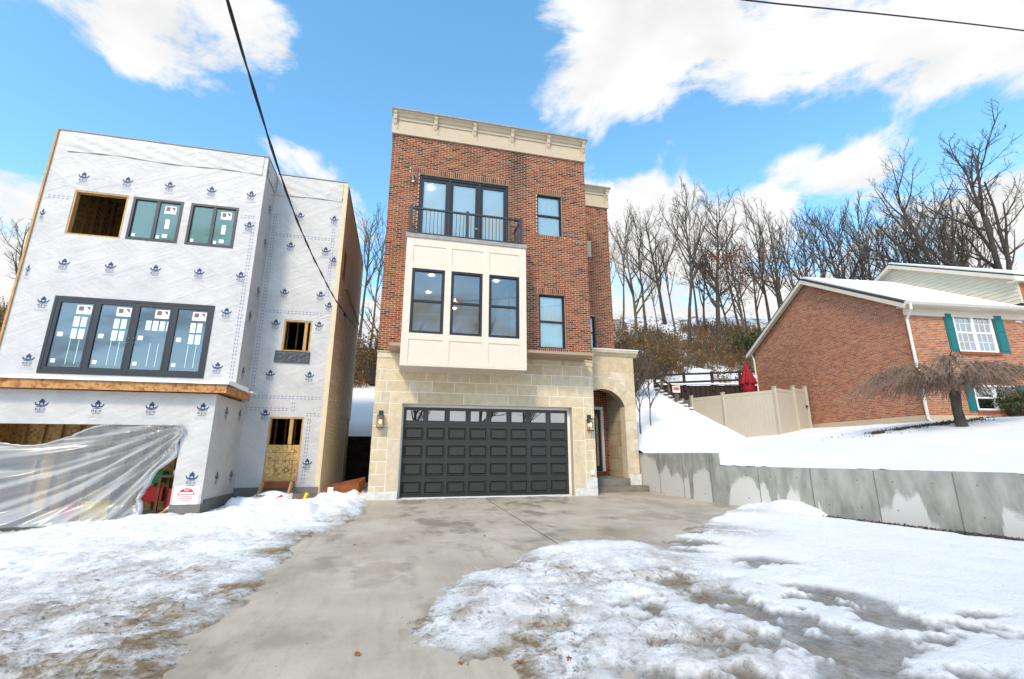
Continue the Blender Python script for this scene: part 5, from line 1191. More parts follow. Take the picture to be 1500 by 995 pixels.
# roof: slopes with snow, fascia, rake boards, gutter
ov = .35; ovg = .28
def zroof(v): return EZ + .12 + sl_ * min(v, DEP - v)
for a, b in ((-ov, DEP / 2), (DEP / 2, DEP + ov)):
    m = RM(); m.ext([(a, zroof(a)), (b, zroof(b)), (b, zroof(b) + .10), (a, zroof(a) + .10)], -ovg, ULEN); m.build('roof_slope', 'shingle', rh)
    m = RM(); e = .06 if a < 0 else 0; m.ext([(a + e, zroof(a) + .105 + e * sl_), (b - (.06 if b > DEP else 0), zroof(b) + .105 - (.04 if b > DEP else 0)), (b - (.06 if b > DEP else 0), zroof(b) + .20), (a + e + .05, zroof(a) + .20)], -ovg + .22, ULEN); m.build('roof_snow', 'snow_plain', rh)
    m = RM(); m.ext([(a, zroof(a) - .18), (b, zroof(b) - .18), (b, zroof(b) - .004), (a, zroof(a) - .004)], -ovg - .03, -ovg); m.build('rake_board', 'fascia', rh)
    m = RM(); m.ext([(a, zroof(a) - .07), (b, zroof(b) - .07), (b, zroof(b) - .05), (a, zroof(a) - .05)], -ovg, 0); m.build('rake_soffit', 'fascia', rh)
RM().box(-ovg, ULEN, -ov, .0, EZ - .16, EZ - .13).build('soffit', 'fascia', rh); RM().box(-ovg, ULEN, -ov - .03, -ov, EZ - .16, EZ + .0).build('fascia_board', 'fascia', rh)
RM().ext([(-ov - .03, EZ - .02), (-ov - .03, EZ - .12), (-ov - .10, EZ - .12), (-ov - .16, EZ - .04), (-ov - .16, EZ + .0)], -ovg, ULEN).build('gutter', 'gutter', rh)
RM().box(-.02, ULEN, -.035, -.002, EZ - .42, EZ - .161).build('frieze_board', 'fascia', rh)
MB().tube([RW(-.15, -ov - .10, EZ - .1), RW(-.15, -ov - .1, EZ - .3), RW(-.02, -.1, EZ - .62), RW(-.02, -.1, 2.45), RW(-.05, -.35, 2.25)], .05, 8).build('downpipe', 'gutter', rh)
MB().tube([RW(-.05, DEP + .2, EZ), RW(-.05, DEP + .05, EZ - .4), RW(-.06, DEP - .05, 2.4)], .045, 8).build('downpipe', 'gutter', rh)
# window units with shutters
def rwin(x0, x1, z0, z1, grille):
    fw = .06; f = RM().box(x0, x0 + fw, -.01, .1, z0, z1).box(x1 - fw, x1, -.01, .1, z0, z1).box(x0 + fw, x1 - fw, -.01, .1, z0, z0 + fw).box(x0 + fw, x1 - fw, -.01, .1, z1 - fw, z1).build('window', 'sign_white', rh)
    xm = (x0 + x1) / 2; zm = (z0 + z1) / 2; RM().box(xm - .05, xm + .05, -.008, .09, z0 + fw, z1 - fw).build('mullion', 'sign_white', f)
    for a, b in ((x0 + fw, xm - .05), (xm + .05, x1 - fw)):
        RM().box(a, b, .02, .08, zm - .03, zm + .03).build('meeting_rail', 'sign_white', f)
        for c, d in ((z0 + fw, zm - .03), (zm + .03, z1 - fw)):
            RM().box(a, b, .05, .056, c, d).build('pane', 'glass_garage', f)
            if grille:
                for k in (1, 2): RM().box(a + (b - a) * k / 3 - .008, a + (b - a) * k / 3 + .008, .035, .048, c, d).build('glazing_bar', 'sign_white', f)
                RM().box(a, b, .036, .047, (c + d) / 2 - .008, (c + d) / 2 + .008).build('glazing_bar', 'sign_white', f)
    RM().box(x0 + .02, x1 - .02, .15, .16, zm + .2, z1).build('curtain', 'room_white', f)
    RM().box(x0, x1, .5, .52, z0 - .2, z1 + .1).build('dark_interior', 'coping', f)
rwin(*RWU, True); rwin(*RWD, False)
def shutter(a, b, z0, z1):
    s = RM().box(a, b, -.03, -.002, z0, z1).build('shutter', 'shutter', rh); zm = (z0 + z1) / 2 + .05
    for c, d in ((z0 + .06, zm - .03), (zm + .03, z1 - .06)): RM().box(a + .06, b - .06, -.045, -.031, c, d).build('shutter_panel', 'shutter', s)
shutter(1.74, 2.13, 5.04, 6.60); shutter(3.98, 4.45, 5.04, 6.60); shutter(1.95, 2.30, 2.75, 3.75); shutter(4.25, 4.6, 2.75, 3.75)
RM().box(RWU[0] - .05, RWU[1] + .05, -.07, -.034, RWU[2] - .11, RWU[2] - .005).build('sill', 'rust_wood', rh)
RM().box(RWD[0] - .05, RWD[1] + .05, -.05, -.003, RWD[2] - .10, RWD[2] - .005).build('sill', 'rust_wood', rh)
# taller wing behind with pale siding gable
U2, E2, A2, V2 = 5.0, 7.95, 10.4, 4.3
n2 = 22
for i in range(n2):
    z0 = 7.0 + i * .155; z1 = z0 + .15
    ks = [max(0, z_ - E2 - .05) / ((A2 - E2) / (V2 + .45)) for z_ in (z0, z1)]; va, vb, vc, vd_ = -.42 + ks[0], 2 * V2 + .42 - ks[0], 2 * V2 + .42 - ks[1], -.42 + ks[1]
    if vc - vd_ < .1: break
    RM().add([RW(U2 - .02, va, z0), RW(U2 - .02, vb, z0), RW(U2 - .002, vc, z1), RW(U2 - .002, vd_, z1), RW(U2 + .1, va, z0), RW(U2 + .1, vb, z0), RW(U2 + .1, vc, z1), RW(U2 + .1, vd_, z1)], [(0, 3, 2, 1), (4, 5, 6, 7), (0, 1, 5, 4), (1, 2, 6, 5), (2, 3, 7, 6), (3, 0, 4, 7)]).build('siding_board', 'siding_pale', rh)
RM().ext([(-.4, 7.0), (2 * V2 + .4, 7.0), (2 * V2 + .4, E2 + .05), (V2, A2 + .05), (-.4, E2 + .05)], U2 + .02, U2 + .12).build('gable_backing', 'siding_pale', rh)
s2 = (A2 - E2) / (V2 + .45)
for a, b, za, zb in ((-.55, V2, E2 - .05, A2 + .0), (V2, 2 * V2 + .55, A2 + .0, E2 - .05)):
    RM().ext([(a, za), (b, zb), (b, zb + .18), (a, za + .18)], U2 - .25, U2 - .22).build('rake_board', 'fascia', rh)
    RM().ext([(a, za), (b, zb), (b, zb + .02), (a, za + .02)], U2 - .219, U2 - .02).build('rake_soffit', 'fascia', rh)
    RM().ext([(a, za + .182), (b, zb + .182), (b, zb + .25), (a, za + .25)], U2 - .25, ULEN).build('roof_slope', 'shingle', rh)
    RM().ext([(a + .05, za + .255), (b, zb + .255), (b, zb + .34), (a + .05, za + .33)], U2 - .12, ULEN).build('roof_snow', 'snow_plain', rh)
wf = RM(); wf.cur = (.40, .145, .07); wf.box(U2 + .13, ULEN, -.40, -.25, 7.0, E2).build('wing_front', 'brick', rh)
RM().box(U2 - .25, ULEN, -.6, -.3, E2 - .1, E2 - .06).build('soffit', 'fascia', rh)
RM().box(U2 + .1, ULEN, 0, 2 * V2, EZ - .5, EZ - .45).build('ceiling', 'room_white', rh)

# ------------------------------------------------------------------ garden fence, rails, timber walls, umbrella
vf = thing('vinyl_fence', 'tan solid vinyl fence panels with gate against the brick house', 'fence', (16, 18.5, 2.2))
FP = [((18.80, 18.15), 4.35), ((16.3, 17.35), 4.15), ((15.2, 19.4), 4.10), ((14.5, 20.9), 4.10), ((14.9, 22.3), 4.10)]
def fpost(p, z): x, y = p; zb = Hs(x, y) - .3; MB().box(x - .065, x + .065, y - .065, y + .065, zb, z).prism([(x - .08, y - .08), (x + .08, y - .08), (x + .08, y + .08), (x - .08, y + .08)], 'z', z + .001, z + .035).build('post', 'vinyl', vf)
gp = (17.75, 17.80)
def fpanel(p, q, zt, name='panel'):
    p, q = Vector((*p, 0)), Vector((*q, 0)); d = (q - p).normalized(); L = (q - p).length; zb = min(Hs(p.x, p.y), Hs(q.x, q.y)) - .15
    a, b = p + d * .066, q - d * .066; Z = Vector((0, 0, 1))
    pn = MB().bar(a + Z * (zt - .09), b + Z * (zt - .09), .05, .14).build(name, 'vinyl', vf)
    MB().bar(a + Z * (zb + .12), b + Z * (zb + .12), .05, .14).build('bottom_rail', 'vinyl', pn)
    n = max(2, int(L / .16)); l = (b - a).length / n
    for i in range(n): MB().bar(a + d * (l * i + .0012) + Z * ((zb + zt) / 2), a + d * (l * (i + 1) - .0012) + Z * ((zb + zt) / 2), .022, zt - zb - .3).build('board', 'vinyl', pn)
for p, z in FP: fpost(p, z)
fpost(gp, 4.28)
fpanel(FP[0][0], gp, 4.24, 'gate'); fpanel(gp, FP[1][0], 4.12); fpanel(FP[1][0], FP[2][0], 4.04); fpanel(FP[2][0], FP[3][0], 4.02); fpanel(FP[3][0], FP[4][0], 4.0)
MB().box(18.62, 18.70, 18.0, 18.06, 3.35, 3.45).build('latch', 'black_metal', vf)
tw = thing('timber_wall', 'dark timber retaining wall above the patio behind the tan fence', 'wall', (16, 23.3, 2.3))
for i in range(22):
    x = 14.05 + i * .27; y = 23.45 - (x - 14) * .25; B(x, x + .255, y - .05, y + .05, 2.0, 5.0 + rnd.uniform(-.02, .02)).build('plank', 'dark_wood', tw)
MB().bar((13.95, 23.4, 5.06), (20.2, 21.9, 5.1), .22, .08).build('snow_cap', 'snow_plain', tw)
ts = thing('timber_edging', 'weathered stepped timber edging with snow running down the slope to the fence', 'wall', (13.8, 21.5, 3))
prev = None
for i in range(8):
    y0, y1 = 23.3 - i * .45, 23.3 - (i + 1) * .45; zt = 4.75 - i * .20; x = 13.85 - i * .03
    for k in range(3): B(x - .08, x + .08, y1, y0 - .01, zt - .2 * (k + 1), zt - .2 * k - .012).build('timber', 'grey_wood', ts)
    B(x - .09, x + .09, y1, y0, zt - .008, zt + .06).build('snow_cap', 'snow_plain', ts)
rf_ = thing('rail_fence', 'dark two rail wooden fence across the snowy slope', 'fence', (16, 22.8, 4.9))
RP = [(13.98, 23.42), (15.6, 23.0), (17.15, 22.62), (18.7, 22.25), (20.2, 21.85)]
for i, (x, y) in enumerate(RP): B(x - .06, x + .06, y - .06, y + .06, 4.7, 5.68 + i * .06).build('post', 'dark_wood', rf_)
for h in (0, -.45): 
    for i in range(4): MB().bar((*RP[i], 5.58 + i * .06 + h), (*RP[i + 1], 5.64 + i * .06 + h), .05, .11).build('rail', 'dark_wood', rf_)
rs = thing('handrail', 'dark wooden rail descending along the timber edging', 'fence', (13.85, 22, 4))
MB().bar((13.95, 23.35, 5.6), (13.70, 20.9, 4.45), .05, .11).build('rail', 'dark_wood', rs); MB().bar((13.95, 23.35, 5.15), (13.70, 20.9, 4.0), .05, .11).build('rail', 'dark_wood', rs)
for t_ in (.33, .66, 1): B(13.95 - .25 * t_ - .05, 13.95 - .25 * t_ + .05, 23.35 - 2.45 * t_ - .05, 23.35 - 2.45 * t_ + .05, 4.3 - 1.2 * t_, 5.68 - 1.15 * t_).build('post', 'grey_wood', rs)
sg = thing('warning_sign', 'small orange and white sign on a mossy post by the timber edging', 'sign', (13.6, 21.0, 3.4))
MB().bar((13.58, 20.85, 3.0), (13.58, 20.85, 4.35), .10).build('post', 'bark_moss', sg); B(13.38, 13.80, 20.77, 20.785, 4.25, 4.58).build('board', 'sign_white', sg); B(13.42, 13.76, 20.763, 20.769, 4.36, 4.53).build('print_field', 'sign_orange', sg)
um = thing('garden_umbrella', 'closed dark red patio umbrella behind the tan fence', 'umbrella', (17.9, 20.6, 2.3))
ux, uy = 17.85, 20.7
MB().tube([(ux, uy, 2.2), (ux, uy, 6.05)], .03, 8).build('pole', 'grey_wood', um)
m = MB(); nseg = 40; prof = [(6.0, .03), (5.8, .10), (5.4, .21), (5.05, .32), (4.85, .38), (4.80, .36)]
for z, r in prof:
    for k in range(nseg): a = 2 * math.pi * k / nseg; f = r * (1 + .22 * math.cos(a * 8) * min(1, (6.05 - z))); m.v.append((ux + f * math.cos(a), uy + f * math.sin(a), z))
for i in range(len(prof) - 1):
    for k in range(nseg): m.f.append((i * nseg + k, i * nseg + (k + 1) % nseg, (i + 1) * nseg + (k + 1) % nseg, (i + 1) * nseg + k)); m.c.append((1, 1, 1)); m.mi.append(0)
m.build('canopy', 'umbrella', um, smooth=True); MB().tube([(ux, uy, 4.86), (ux, uy, 4.5), (ux, uy, 3.9)], [.31, .32, .24], 16).build('skirt', 'umbrella', um)

# ------------------------------------------------------------------ vegetation
def branch_path(rng, p, d, L, n, wob, up):
    pts = [p]
    for i in range(n):
        d = (d + Vector((rng.uniform(-1, 1), rng.uniform(-1, 1), rng.uniform(-1, 1))) * wob + Vector((0, 0, up))).normalized(); p = p + d * (L / n); pts.append(p)
    return pts, d
def gen_tree(seed, h, r0, first=.35, spread=.9, n1=12, n2=6, n3=5, n4=3, lean=(0, 0), up=.12, fork=True, leaves=0):
    rng = random.Random(seed); T, Cn, Lv = MB(), MB(), MB()
    pts, _ = branch_path(rng, Vector((0, 0, -.4)), Vector((lean[0], lean[1], 1)).normalized(), h * .92, 10, .07, .05)
    rad = [r0 * .68 * (1.25 if i == 0 else 1) * (1 - i / 10 * .92) + .01 for i in range(11)]; T.tube(pts, rad, 8)
    tips = []
    def along(P, t): k = min(int(t * (len(P) - 1)), len(P) - 2); f = t * (len(P) - 1) - k; return P[k].lerp(P[k + 1], f), (P[k + 1] - P[k]).normalized()
    def sub(P, rb, L, lev):
        n = (n1, n2, n3, n4)[lev]
        for i in range(n):
            t = (first + (1 - first) * (i + rng.random()) / n) if lev == 0 else (.22 + .78 * (i + rng.random()) / n)
            t = min(t, .99); p, d = along(P, t)
            ax = Vector((rng.uniform(-1, 1), rng.uniform(-1, 1), rng.uniform(-.3, .5))); ax = (ax - d * ax.dot(d)).normalized()
            ang = rng.uniform(.55, 1.0) * spread; nd = (d * math.cos(ang) + ax * math.sin(ang)).normalized()
            l = L * rng.uniform(.6, 1.1) * ((1.15 - .75 * (t - first) / (1 - first)) if lev == 0 else (1.1 - .5 * t))
            rr = rb * (1 - .8 * t) * (.55 if lev == 0 else .6); rr = max(rr, (.034, .018, .010, .0075)[lev])
            ns = (5, 4, 3, 2)[lev]; Q, _ = branch_path(rng, p, nd, l, ns, (.16, .2, .22, .2)[lev], up)
            Cn.tube(Q, [rr * (1 - .75 * k / ns) for k in range(ns + 1)], (6, 4, 3, 3)[lev], cap=False)
            if lev < 3: sub(Q, rr, l * (.52, .5, .48)[lev], lev + 1)
            else: tips.append(Q[-1])
    sub(pts, r0, h * .42, 0)
    if leaves:
        low = sorted(tips, key=lambda q: q.z)[:int(len(tips) * .7)]
        for i in range(leaves):
            q = rng.choice(low) + Vector((rng.gauss(0, .12), rng.gauss(0, .12), rng.gauss(0, .12))); s = rng.uniform(.05, .11)
            a = Vector((rng.uniform(-1, 1), rng.uniform(-1, 1), rng.uniform(-1, 1))).normalized(); b = a.cross(Vector((.3, .5, .8))).normalized()
            Lv.add([q - a * s, q + b * s * .6, q + a * s, q - b * s * .6], [(0, 1, 2, 3)])
    return T, Cn, Lv
KINDS = {}
def kind(k, barkn, **kw):
    T, Cn, Lv = gen_tree(**kw); KINDS[k] = (T.mesh('trunk', barkn, True), Cn.mesh('crown', barkn), Lv.mesh('dead_leaves', 'leaf_brown') if Lv.f else None, kw['h'])
kind('tall', 'bark', seed=1, h=13, r0=.20, first=.42, spread=.75, n1=13, n2=6, n3=5, n4=3, up=.16)
kind('broad', 'bark', seed=2, h=12, r0=.26, first=.30, spread=1.0, n1=14, n2=7, n3=5, n4=3, up=.10)
kind('leafy', 'bark_light', seed=3, h=11, r0=.18, first=.25, spread=1.05, n1=13, n2=6, n3=5, n4=3, up=.05, leaves=900)
kind('slim', 'bark_light', seed=4, h=10, r0=.12, first=.38, spread=.7, n1=11, n2=5, n3=4, n4=3, up=.18)
kind('leaning', 'bark', seed=5, h=15, r0=.32, first=.34, spread=.95, n1=16, n2=7, n3=5, n4=3, lean=(-.33, .05), up=.12)
kind('mossy', 'bark_moss', seed=6, h=10, r0=.20, first=.28, spread=1.05, n1=12, n2=6, n3=5, n4=3, up=.10)
kind('sapling', 'bark_light', seed=8, h=6, r0=.06, first=.3, spread=.8, n1=10, n2=5, n3=4, n4=2, up=.15)
def ray_at(px, py, d):
    v = sky_dir(px, py); hz = Vector((math.sin(R(YAW)), math.cos(R(YAW)), 0)); return CAM + v * (d / v.dot(hz))
def tree(k, px, d, h, label, rz=None, name='bare_tree', group='bare trees on the hillside', zoff=0, xy=None):
    p = ray_at(px, 600, d) if xy is None else Vector((*xy, 0)); T, Cn, Lv, h0 = KINDS[k]; z = Hs(p.x, p.y) - .1 + zoff; s = h / h0
    o = link(name, None, None, (p.x, p.y, z), label=label, cat='tree', group=group); o.empty_display_size = .3
    h *= 1.0
    o.rotation_euler = (0, 0, rnd.uniform(0, 6.28) if rz is None else rz); o.scale = (s, s, s)
    for nm, me in (('trunk', T), ('crown', Cn), ('dead_leaves', Lv)):
        if me is None: continue
        c = bpy.data.objects.new(nm, me); col.objects.link(c); c.parent = o
    return o
TL = [('mossy', 940, 38, 9.5, 'spreading mossy bare tree just right of the townhouse edge'),
      ('slim', 905, 44, 9, 'thin bare tree half hidden by the right edge of the townhouse'),
      ('slim', 975, 43, 7, 'short thin bare tree between the mossy tree and the forked tall tree'),
      ('tall', 1018, 40, 13.5, 'tall forked bare tree above the brushy slope, left of the tallest middle tree'),
      ('slim', 1000, 46, 10, 'thin bare tree close behind the forked tall tree'),
      ('broad', 1062, 41, 13.5, 'tallest bare tree in the middle, straight trunk above the brush'),
      ('leafy', 1080, 44, 9, 'bare tree keeping rusty brown leaves right of the tallest middle tree'),
      ('leafy', 1045, 47, 9, 'bare tree keeping rusty leaves behind the tallest middle tree'),
      ('slim', 1110, 45, 9, 'thin bare tree left of the low roof peak, behind the rusty tree'),
      ('tall', 1147, 42, 13, 'upright bare tree rising directly behind the peak of the low gable'),
      ('leafy', 1128, 46, 10, 'bare tree with a few rusty leaves just left of the gable peak'),
      ('slim', 1190, 44, 12, 'slender bare tree right of the gable peak'),
      ('mossy', 1215, 46, 10, 'crooked bare tree behind the low snowy roof, second right of the gable peak'),
      ('slim', 1240, 41, 10, 'thin bare tree behind the low snowy roof, left of the branching one'),
      ('broad', 1272, 43, 13, 'wide branching bare tree behind the low snowy roof, left of the upper gable'),
      ('tall', 1312, 46, 12.5, 'upright bare tree directly behind the peak of the pale siding gable'),
      ('broad', 1345, 42, 13, 'dark branching bare tree behind the upper snowy roof, right of its peak'),
      ('slim', 1375, 40, 10.5, 'thin bare tree between the dark branching tree and the leaning tree'),
      ('slim', 1400, 45, 12, 'thin bare tree just left of the great leaning trunk'),
      ('leaning', 1475, 36, 17, 'great dark tree leaning left over the upper snowy roof'),
      ('broad', 1530, 33, 21, 'largest dark tree at the right edge of the picture'),
      ('tall', 1445, 46, 14, 'upright bare tree seen through the branches of the leaning tree'),
      ('slim', 535, 40, 12.5, 'bare tree rising in the gap between the two houses'),
      ('mossy', 548, 35, 8, 'low mossy bare tree in the gap, right against the townhouse'),
      ('broad', 8, 40, 10, 'bare tree at the left edge beyond the wrapped house'),
      ('slim', 28, 44, 8.5, 'thin bare tree at the left edge, next to the wrapped house wall'),
      ('mossy', -25, 36, 9, 'low branching tree cut off by the left edge of the picture')]
TL += [('slim', 920, 47, 11, 'thin bare tree behind the mossy tree beside the townhouse'),
       ('tall', 955, 48, 12, 'upright bare tree between the mossy tree and the forked tree, on the crest'),
       ('slim', 1035, 44, 12, 'slender bare tree between the forked tree and the tallest middle tree'),
       ('slim', 1098, 48, 12, 'slender bare tree on the crest right of the rusty leaved tree'),
       ('mossy', 1165, 47, 11, 'crooked bare tree on the crest just right of the gable peak'),
       ('tall', 1228, 48, 13, 'upright bare tree on the crest behind the middle of the low roof'),
       ('slim', 1258, 47, 13, 'slender bare tree on the crest left of the wide branching tree'),
       ('slim', 1295, 42, 13, 'slender bare tree left of the peak of the pale gable'),
       ('tall', 1330, 48, 14, 'upright bare tree on the crest right of the pale gable peak'),
       ('mossy', 1365, 46, 13, 'crooked bare tree on the crest behind the upper snowy roof'),
       ('tall', 1420, 42, 15, 'tall bare tree left of the leaning trunk base'),
       ('slim', 1490, 44, 15, 'slender bare tree at the right edge behind the leaning trunk'),
       ('tall', 518, 46, 13, 'upright bare tree in the gap, nearest the wrapped house')]
TL += [('tall', 1178, 40, 12, 'upright bare tree just behind the low roof, right of the gable peak'),
       ('broad', 1205, 49, 12, 'wide bare tree far back above the middle of the low roof'),
       ('leafy', 1105, 41, 10, 'bare tree with scattered rusty leaves close above the gable slope'),
       ('broad', 985, 50, 12, 'wide bare tree far back, left of the forked tall tree'),
       ('tall', 1385, 49, 14, 'upright bare tree far back above the right end of the upper roof'),
       ('broad', 1405, 38, 13, 'wide bare tree directly behind the right end of the upper roof'),
       ('tall', 1460, 50, 16, 'upright bare tree far back behind the leaning trunk'),
       ('slim', 1355, 39, 12, 'slender bare tree close behind the upper roof ridge'),
       ('mossy', 1435, 37, 13, 'crooked bare tree close beside the leaning trunk, on its left')]
TL = [(k, px, d, h * (1.22 if px > 860 else 1.1), lab) for k, px, d, h, lab in TL]
rots = {1475: .0}
for k, px, d, h, lab in TL: tree(k, px, d, h, lab, rz=rots.get(px))
sp = tree('sapling', 937, 18.3, 3.6, 'small multi stemmed sapling in snow beside the porch', name='sapling', group='saplings', zoff=.05)
sp2 = tree('sapling', 952, 19.4, 3.3, 'second small sapling on the slope right of the porch, farther uphill', name='sapling', group='saplings')
# trees across the street: what the garage panes mirror
for i, (x, y, k, lab) in enumerate(((-4, -11, 'broad', 'bare tree across the street mirrored in the left garage panes'), (1.5, -12, 'broad', 'bare tree across the street mirrored in the middle garage panes'), (6.5, -10.5, 'broad', 'bare tree across the street mirrored in the right garage panes'), (10.5, -12, 'mossy', 'bare tree across the street mirrored at the far right pane'), (-1, -9, 'mossy', 'low bare tree across the street mirrored between the garage panes'))):
    tree(k, 0, 0, 11 + i % 3, lab, name='bare_tree', group='bare trees across the street', xy=(x, y))

# scrub along the hillside: stems, dead leaves and bramble, one mass
def scrub():
    rng = random.Random(21); m = MB()
    pal = [(.26, .16, .075), (.30, .17, .075), (.22, .15, .075), (.18, .145, .06), (.32, .14, .05), (.26, .20, .10)]
    for i in range(6000):
        px = rng.choice((rng.uniform(890, 1160), rng.uniform(890, 1160), rng.uniform(890, 1500), rng.uniform(500, 575), rng.uniform(-60, 60)))
        d = rng.uniform(27, 47) if px > 860 else rng.uniform(29, 47)
        p = ray_at(px, 600, d); g = float(fbm(np.array([p.x]), np.array([p.y]), .35, 3)[0]); lowd = (d < 33)
        if g < (.57 if lowd else .49): continue
        z = Hs(p.x, p.y) - .1; hh = rng.uniform(.4, 1.3) if lowd else rng.uniform(.5, 1.5) * (1 + 2.2 * max(0, g - .5) * rng.random() * 3); c0 = rng.choice(pal)
        for s in range(5):
            a = rng.uniform(0, 6.28); l = hh * rng.uniform(.6, 1.1); t = Vector((p.x + math.cos(a) * l * .45, p.y + math.sin(a) * l * .45, z + l)); w = .012
            k = rng.uniform(.5, 1.1); m.cur = (c0[0] * .6 * k, c0[1] * .65 * k, c0[2] * .8 * k); b = Vector((p.x + rng.gauss(0, .1), p.y + rng.gauss(0, .1), z)); mid = b.lerp(t, .5) + Vector((0, 0, l * .08))
            m.add([b + Vector((-w, 0, 0)), b + Vector((w, 0, 0)), mid + Vector((w * .7, 0, 0)), t, mid + Vector((-w * .7, 0, 0))], [(0, 1, 2, 3, 4)])
            for q in range(3):
                c = b.lerp(t, rng.uniform(.3, 1)) + Vector((rng.gauss(0, .12), rng.gauss(0, .12), rng.gauss(0, .08))); k = rng.uniform(.5, 1.3); m.cur = tuple(v * k for v in c0); s_ = rng.uniform(.04, .10)
                A = Vector((rng.uniform(-1, 1), rng.uniform(-1, 1), rng.uniform(-1, 1))).normalized() * s_; Bv = A.cross(Vector((.2, .6, .7))).normalized() * s_ * .6
                m.add([c - A, c + Bv, c + A, c - Bv], [(0, 1, 2, 3)])
    m.build('hillside_scrub', 'scrub', label='brown leafless brush covering the hillside below the trees', cat='brush', kind='stuff')
scrub()
# brush beside the porch, and dead stems on the lower slope
def bush(name, x, y, h, r, n, pal, label, cat='shrub', mn='scrub', leaf=(.03, .07), dens_=5, group=None):
    rng = random.Random(int(x * 100 + y * 7)); z = Hs(x, y) - .05; t = thing(name, label, cat, (x, y, z), group); S, L = MB(), MB()
    for i in range(n):
        a = rng.uniform(0, 6.28); q = rng.random() ** .5 * r; top = Vector((x + math.cos(a) * q, y + math.sin(a) * q, z + h * rng.uniform(.55, 1) * (1 - .35 * q / r)))
        b = Vector((x + math.cos(a) * q * .25, y + math.sin(a) * q * .25, z)); mid = b.lerp(top, .55) + Vector((0, 0, .1)); S.tube([b, mid, top], [.012, .008, .004], 3, cap=False)
        for k in range(dens_):
            c = mid.lerp(top, rng.uniform(-.1, 1.1)) + Vector((rng.gauss(0, .08), rng.gauss(0, .08), rng.gauss(0, .06))); kk = rng.uniform(.45, 1.4); c0 = rng.choice(pal); L.cur = tuple(v * kk for v in c0); s_ = rng.uniform(*leaf)
            A = Vector((rng.uniform(-1, 1), rng.uniform(-1, 1), rng.uniform(-1, 1))).normalized() * s_; Bv = A.cross(Vector((.2, .6, .7))).normalized() * s_ * .6
            L.add([c - A, c + Bv, c + A, c - Bv], [(0, 1, 2, 3)])
    S.build('stems', 'bark_light', t); L.build('foliage', mn, t)
BP = [(.20, .12, .04), (.16, .10, .035), (.24, .11, .03), (.12, .10, .03)]
GP = [(.045, .075, .018), (.06, .095, .02), (.03, .055, .014), (.09, .11, .03)]
p = ray_at(915, 600, 24); bush('brown_bush', p.x, p.y, 3.6, 2.0, 420, BP, 'tangled brown bush on the slope right behind the porch', dens_=6, leaf=(.04, .09))
p = ray_at(960, 600, 29); bush('brown_bush', p.x, p.y, 2.4, 2.2, 320, BP, 'brown bush on the slope left of the rail fence', dens_=6, leaf=(.04, .09))
p = ray_at(1120, 600, 37); bush('evergreen_bush', p.x, p.y, 3.4, 2.6, 420, GP, 'dark green evergreen bush on the ridge by the gable', mn='evergreen', dens_=8, leaf=(.06, .12))
p = ray_at(545, 600, 30); bush('brown_bush', p.x, p.y, 4.2, 1.6, 300, BP, 'brown bush behind the gap between the houses', dens_=6, leaf=(.05, .1))
gsp = ray_at(1497, 600, 17.3); bush('green_shrub', gsp.x, gsp.y, 1.5, 1.0, 420, GP, 'green leafy shrub in front of the lower house window', mn='evergreen', dens_=9, leaf=(.03, .06))
for i in range(26):
    pass
# weeping cherry
def weeping(x, y):
    rng = random.Random(4); z = Hs(x, y) - .1; t = thing('weeping_tree', 'leafless weeping tree with umbrella crown in front of the brick house', 'tree', (x, y, z))
    MB().tube([(x + .08, y, z - .2), (x, y, z + .15), (x - .04, y, z + .6), (x + .02, y, z + 1.05), (x, y, z + 1.25)], [.20, .14, .12, .13, .10], 10).build('trunk', 'bark', t, smooth=True)
    Cm = MB(); hub = Vector((x, y, z + 1.2))
    for i in range(19):
        a = i * 2 * math.pi / 19 + rng.uniform(-.2, .2); Rr = rng.uniform(1.5, 2.75) * (1.0 if abs(math.cos(a)) > .5 else .75); top = rng.uniform(.45, .85)
        def arch(a_, R_, tp, hub_=hub, drop=.75):
            return [hub_ + Vector((math.cos(a_) * R_ * s, math.sin(a_) * R_ * s, tp * math.sin(min(1, s * 1.15) * math.pi * .62) - drop * max(0, s - .55) ** 1.5 * 1.6)) + Vector((rng.gauss(0, .03), rng.gauss(0, .03), rng.gauss(0, .025))) for s in (0, .12, .28, .45, .62, .8, 1)]
        P = arch(a, Rr, top); Cm.tube(P, [.075, .062, .05, .038, .028, .018, .008], 5, cap=False)
        for k in range(34):
            s = rng.randrange(1, 6); p0 = P[s].lerp(P[s + 1], rng.random()); a2 = a + rng.gauss(0, .7); l = rng.uniform(.35, 1.0); up = rng.uniform(.02, .16)
            Q = [p0, p0 + Vector((math.cos(a2) * l * .3, math.sin(a2) * l * .3, up)), p0 + Vector((math.cos(a2) * l * .62, math.sin(a2) * l * .62, up * .2 - .10)), p0 + Vector((math.cos(a2) * l * .85, math.sin(a2) * l * .85, -.38 * l - .12))]
            Cm.tube(Q, [.016, .013, .010, .006], 3, cap=False)
            for w in range(1):
                q0 = Q[1].lerp(Q[3], rng.random()); a3 = a2 + rng.gauss(0, .8); l2 = rng.uniform(.15, .45)
                Cm.tube([q0, q0 + Vector((math.cos(a3) * l2 * .5, math.sin(a3) * l2 * .5, .02)), q0 + Vector((math.cos(a3) * l2, math.sin(a3) * l2, -.22 * l2 - .08))], [.009, .007, .005], 3, cap=False)
    Cm.build('crown', 'twig_cherry', t)
weeping(16.4, 10.5)
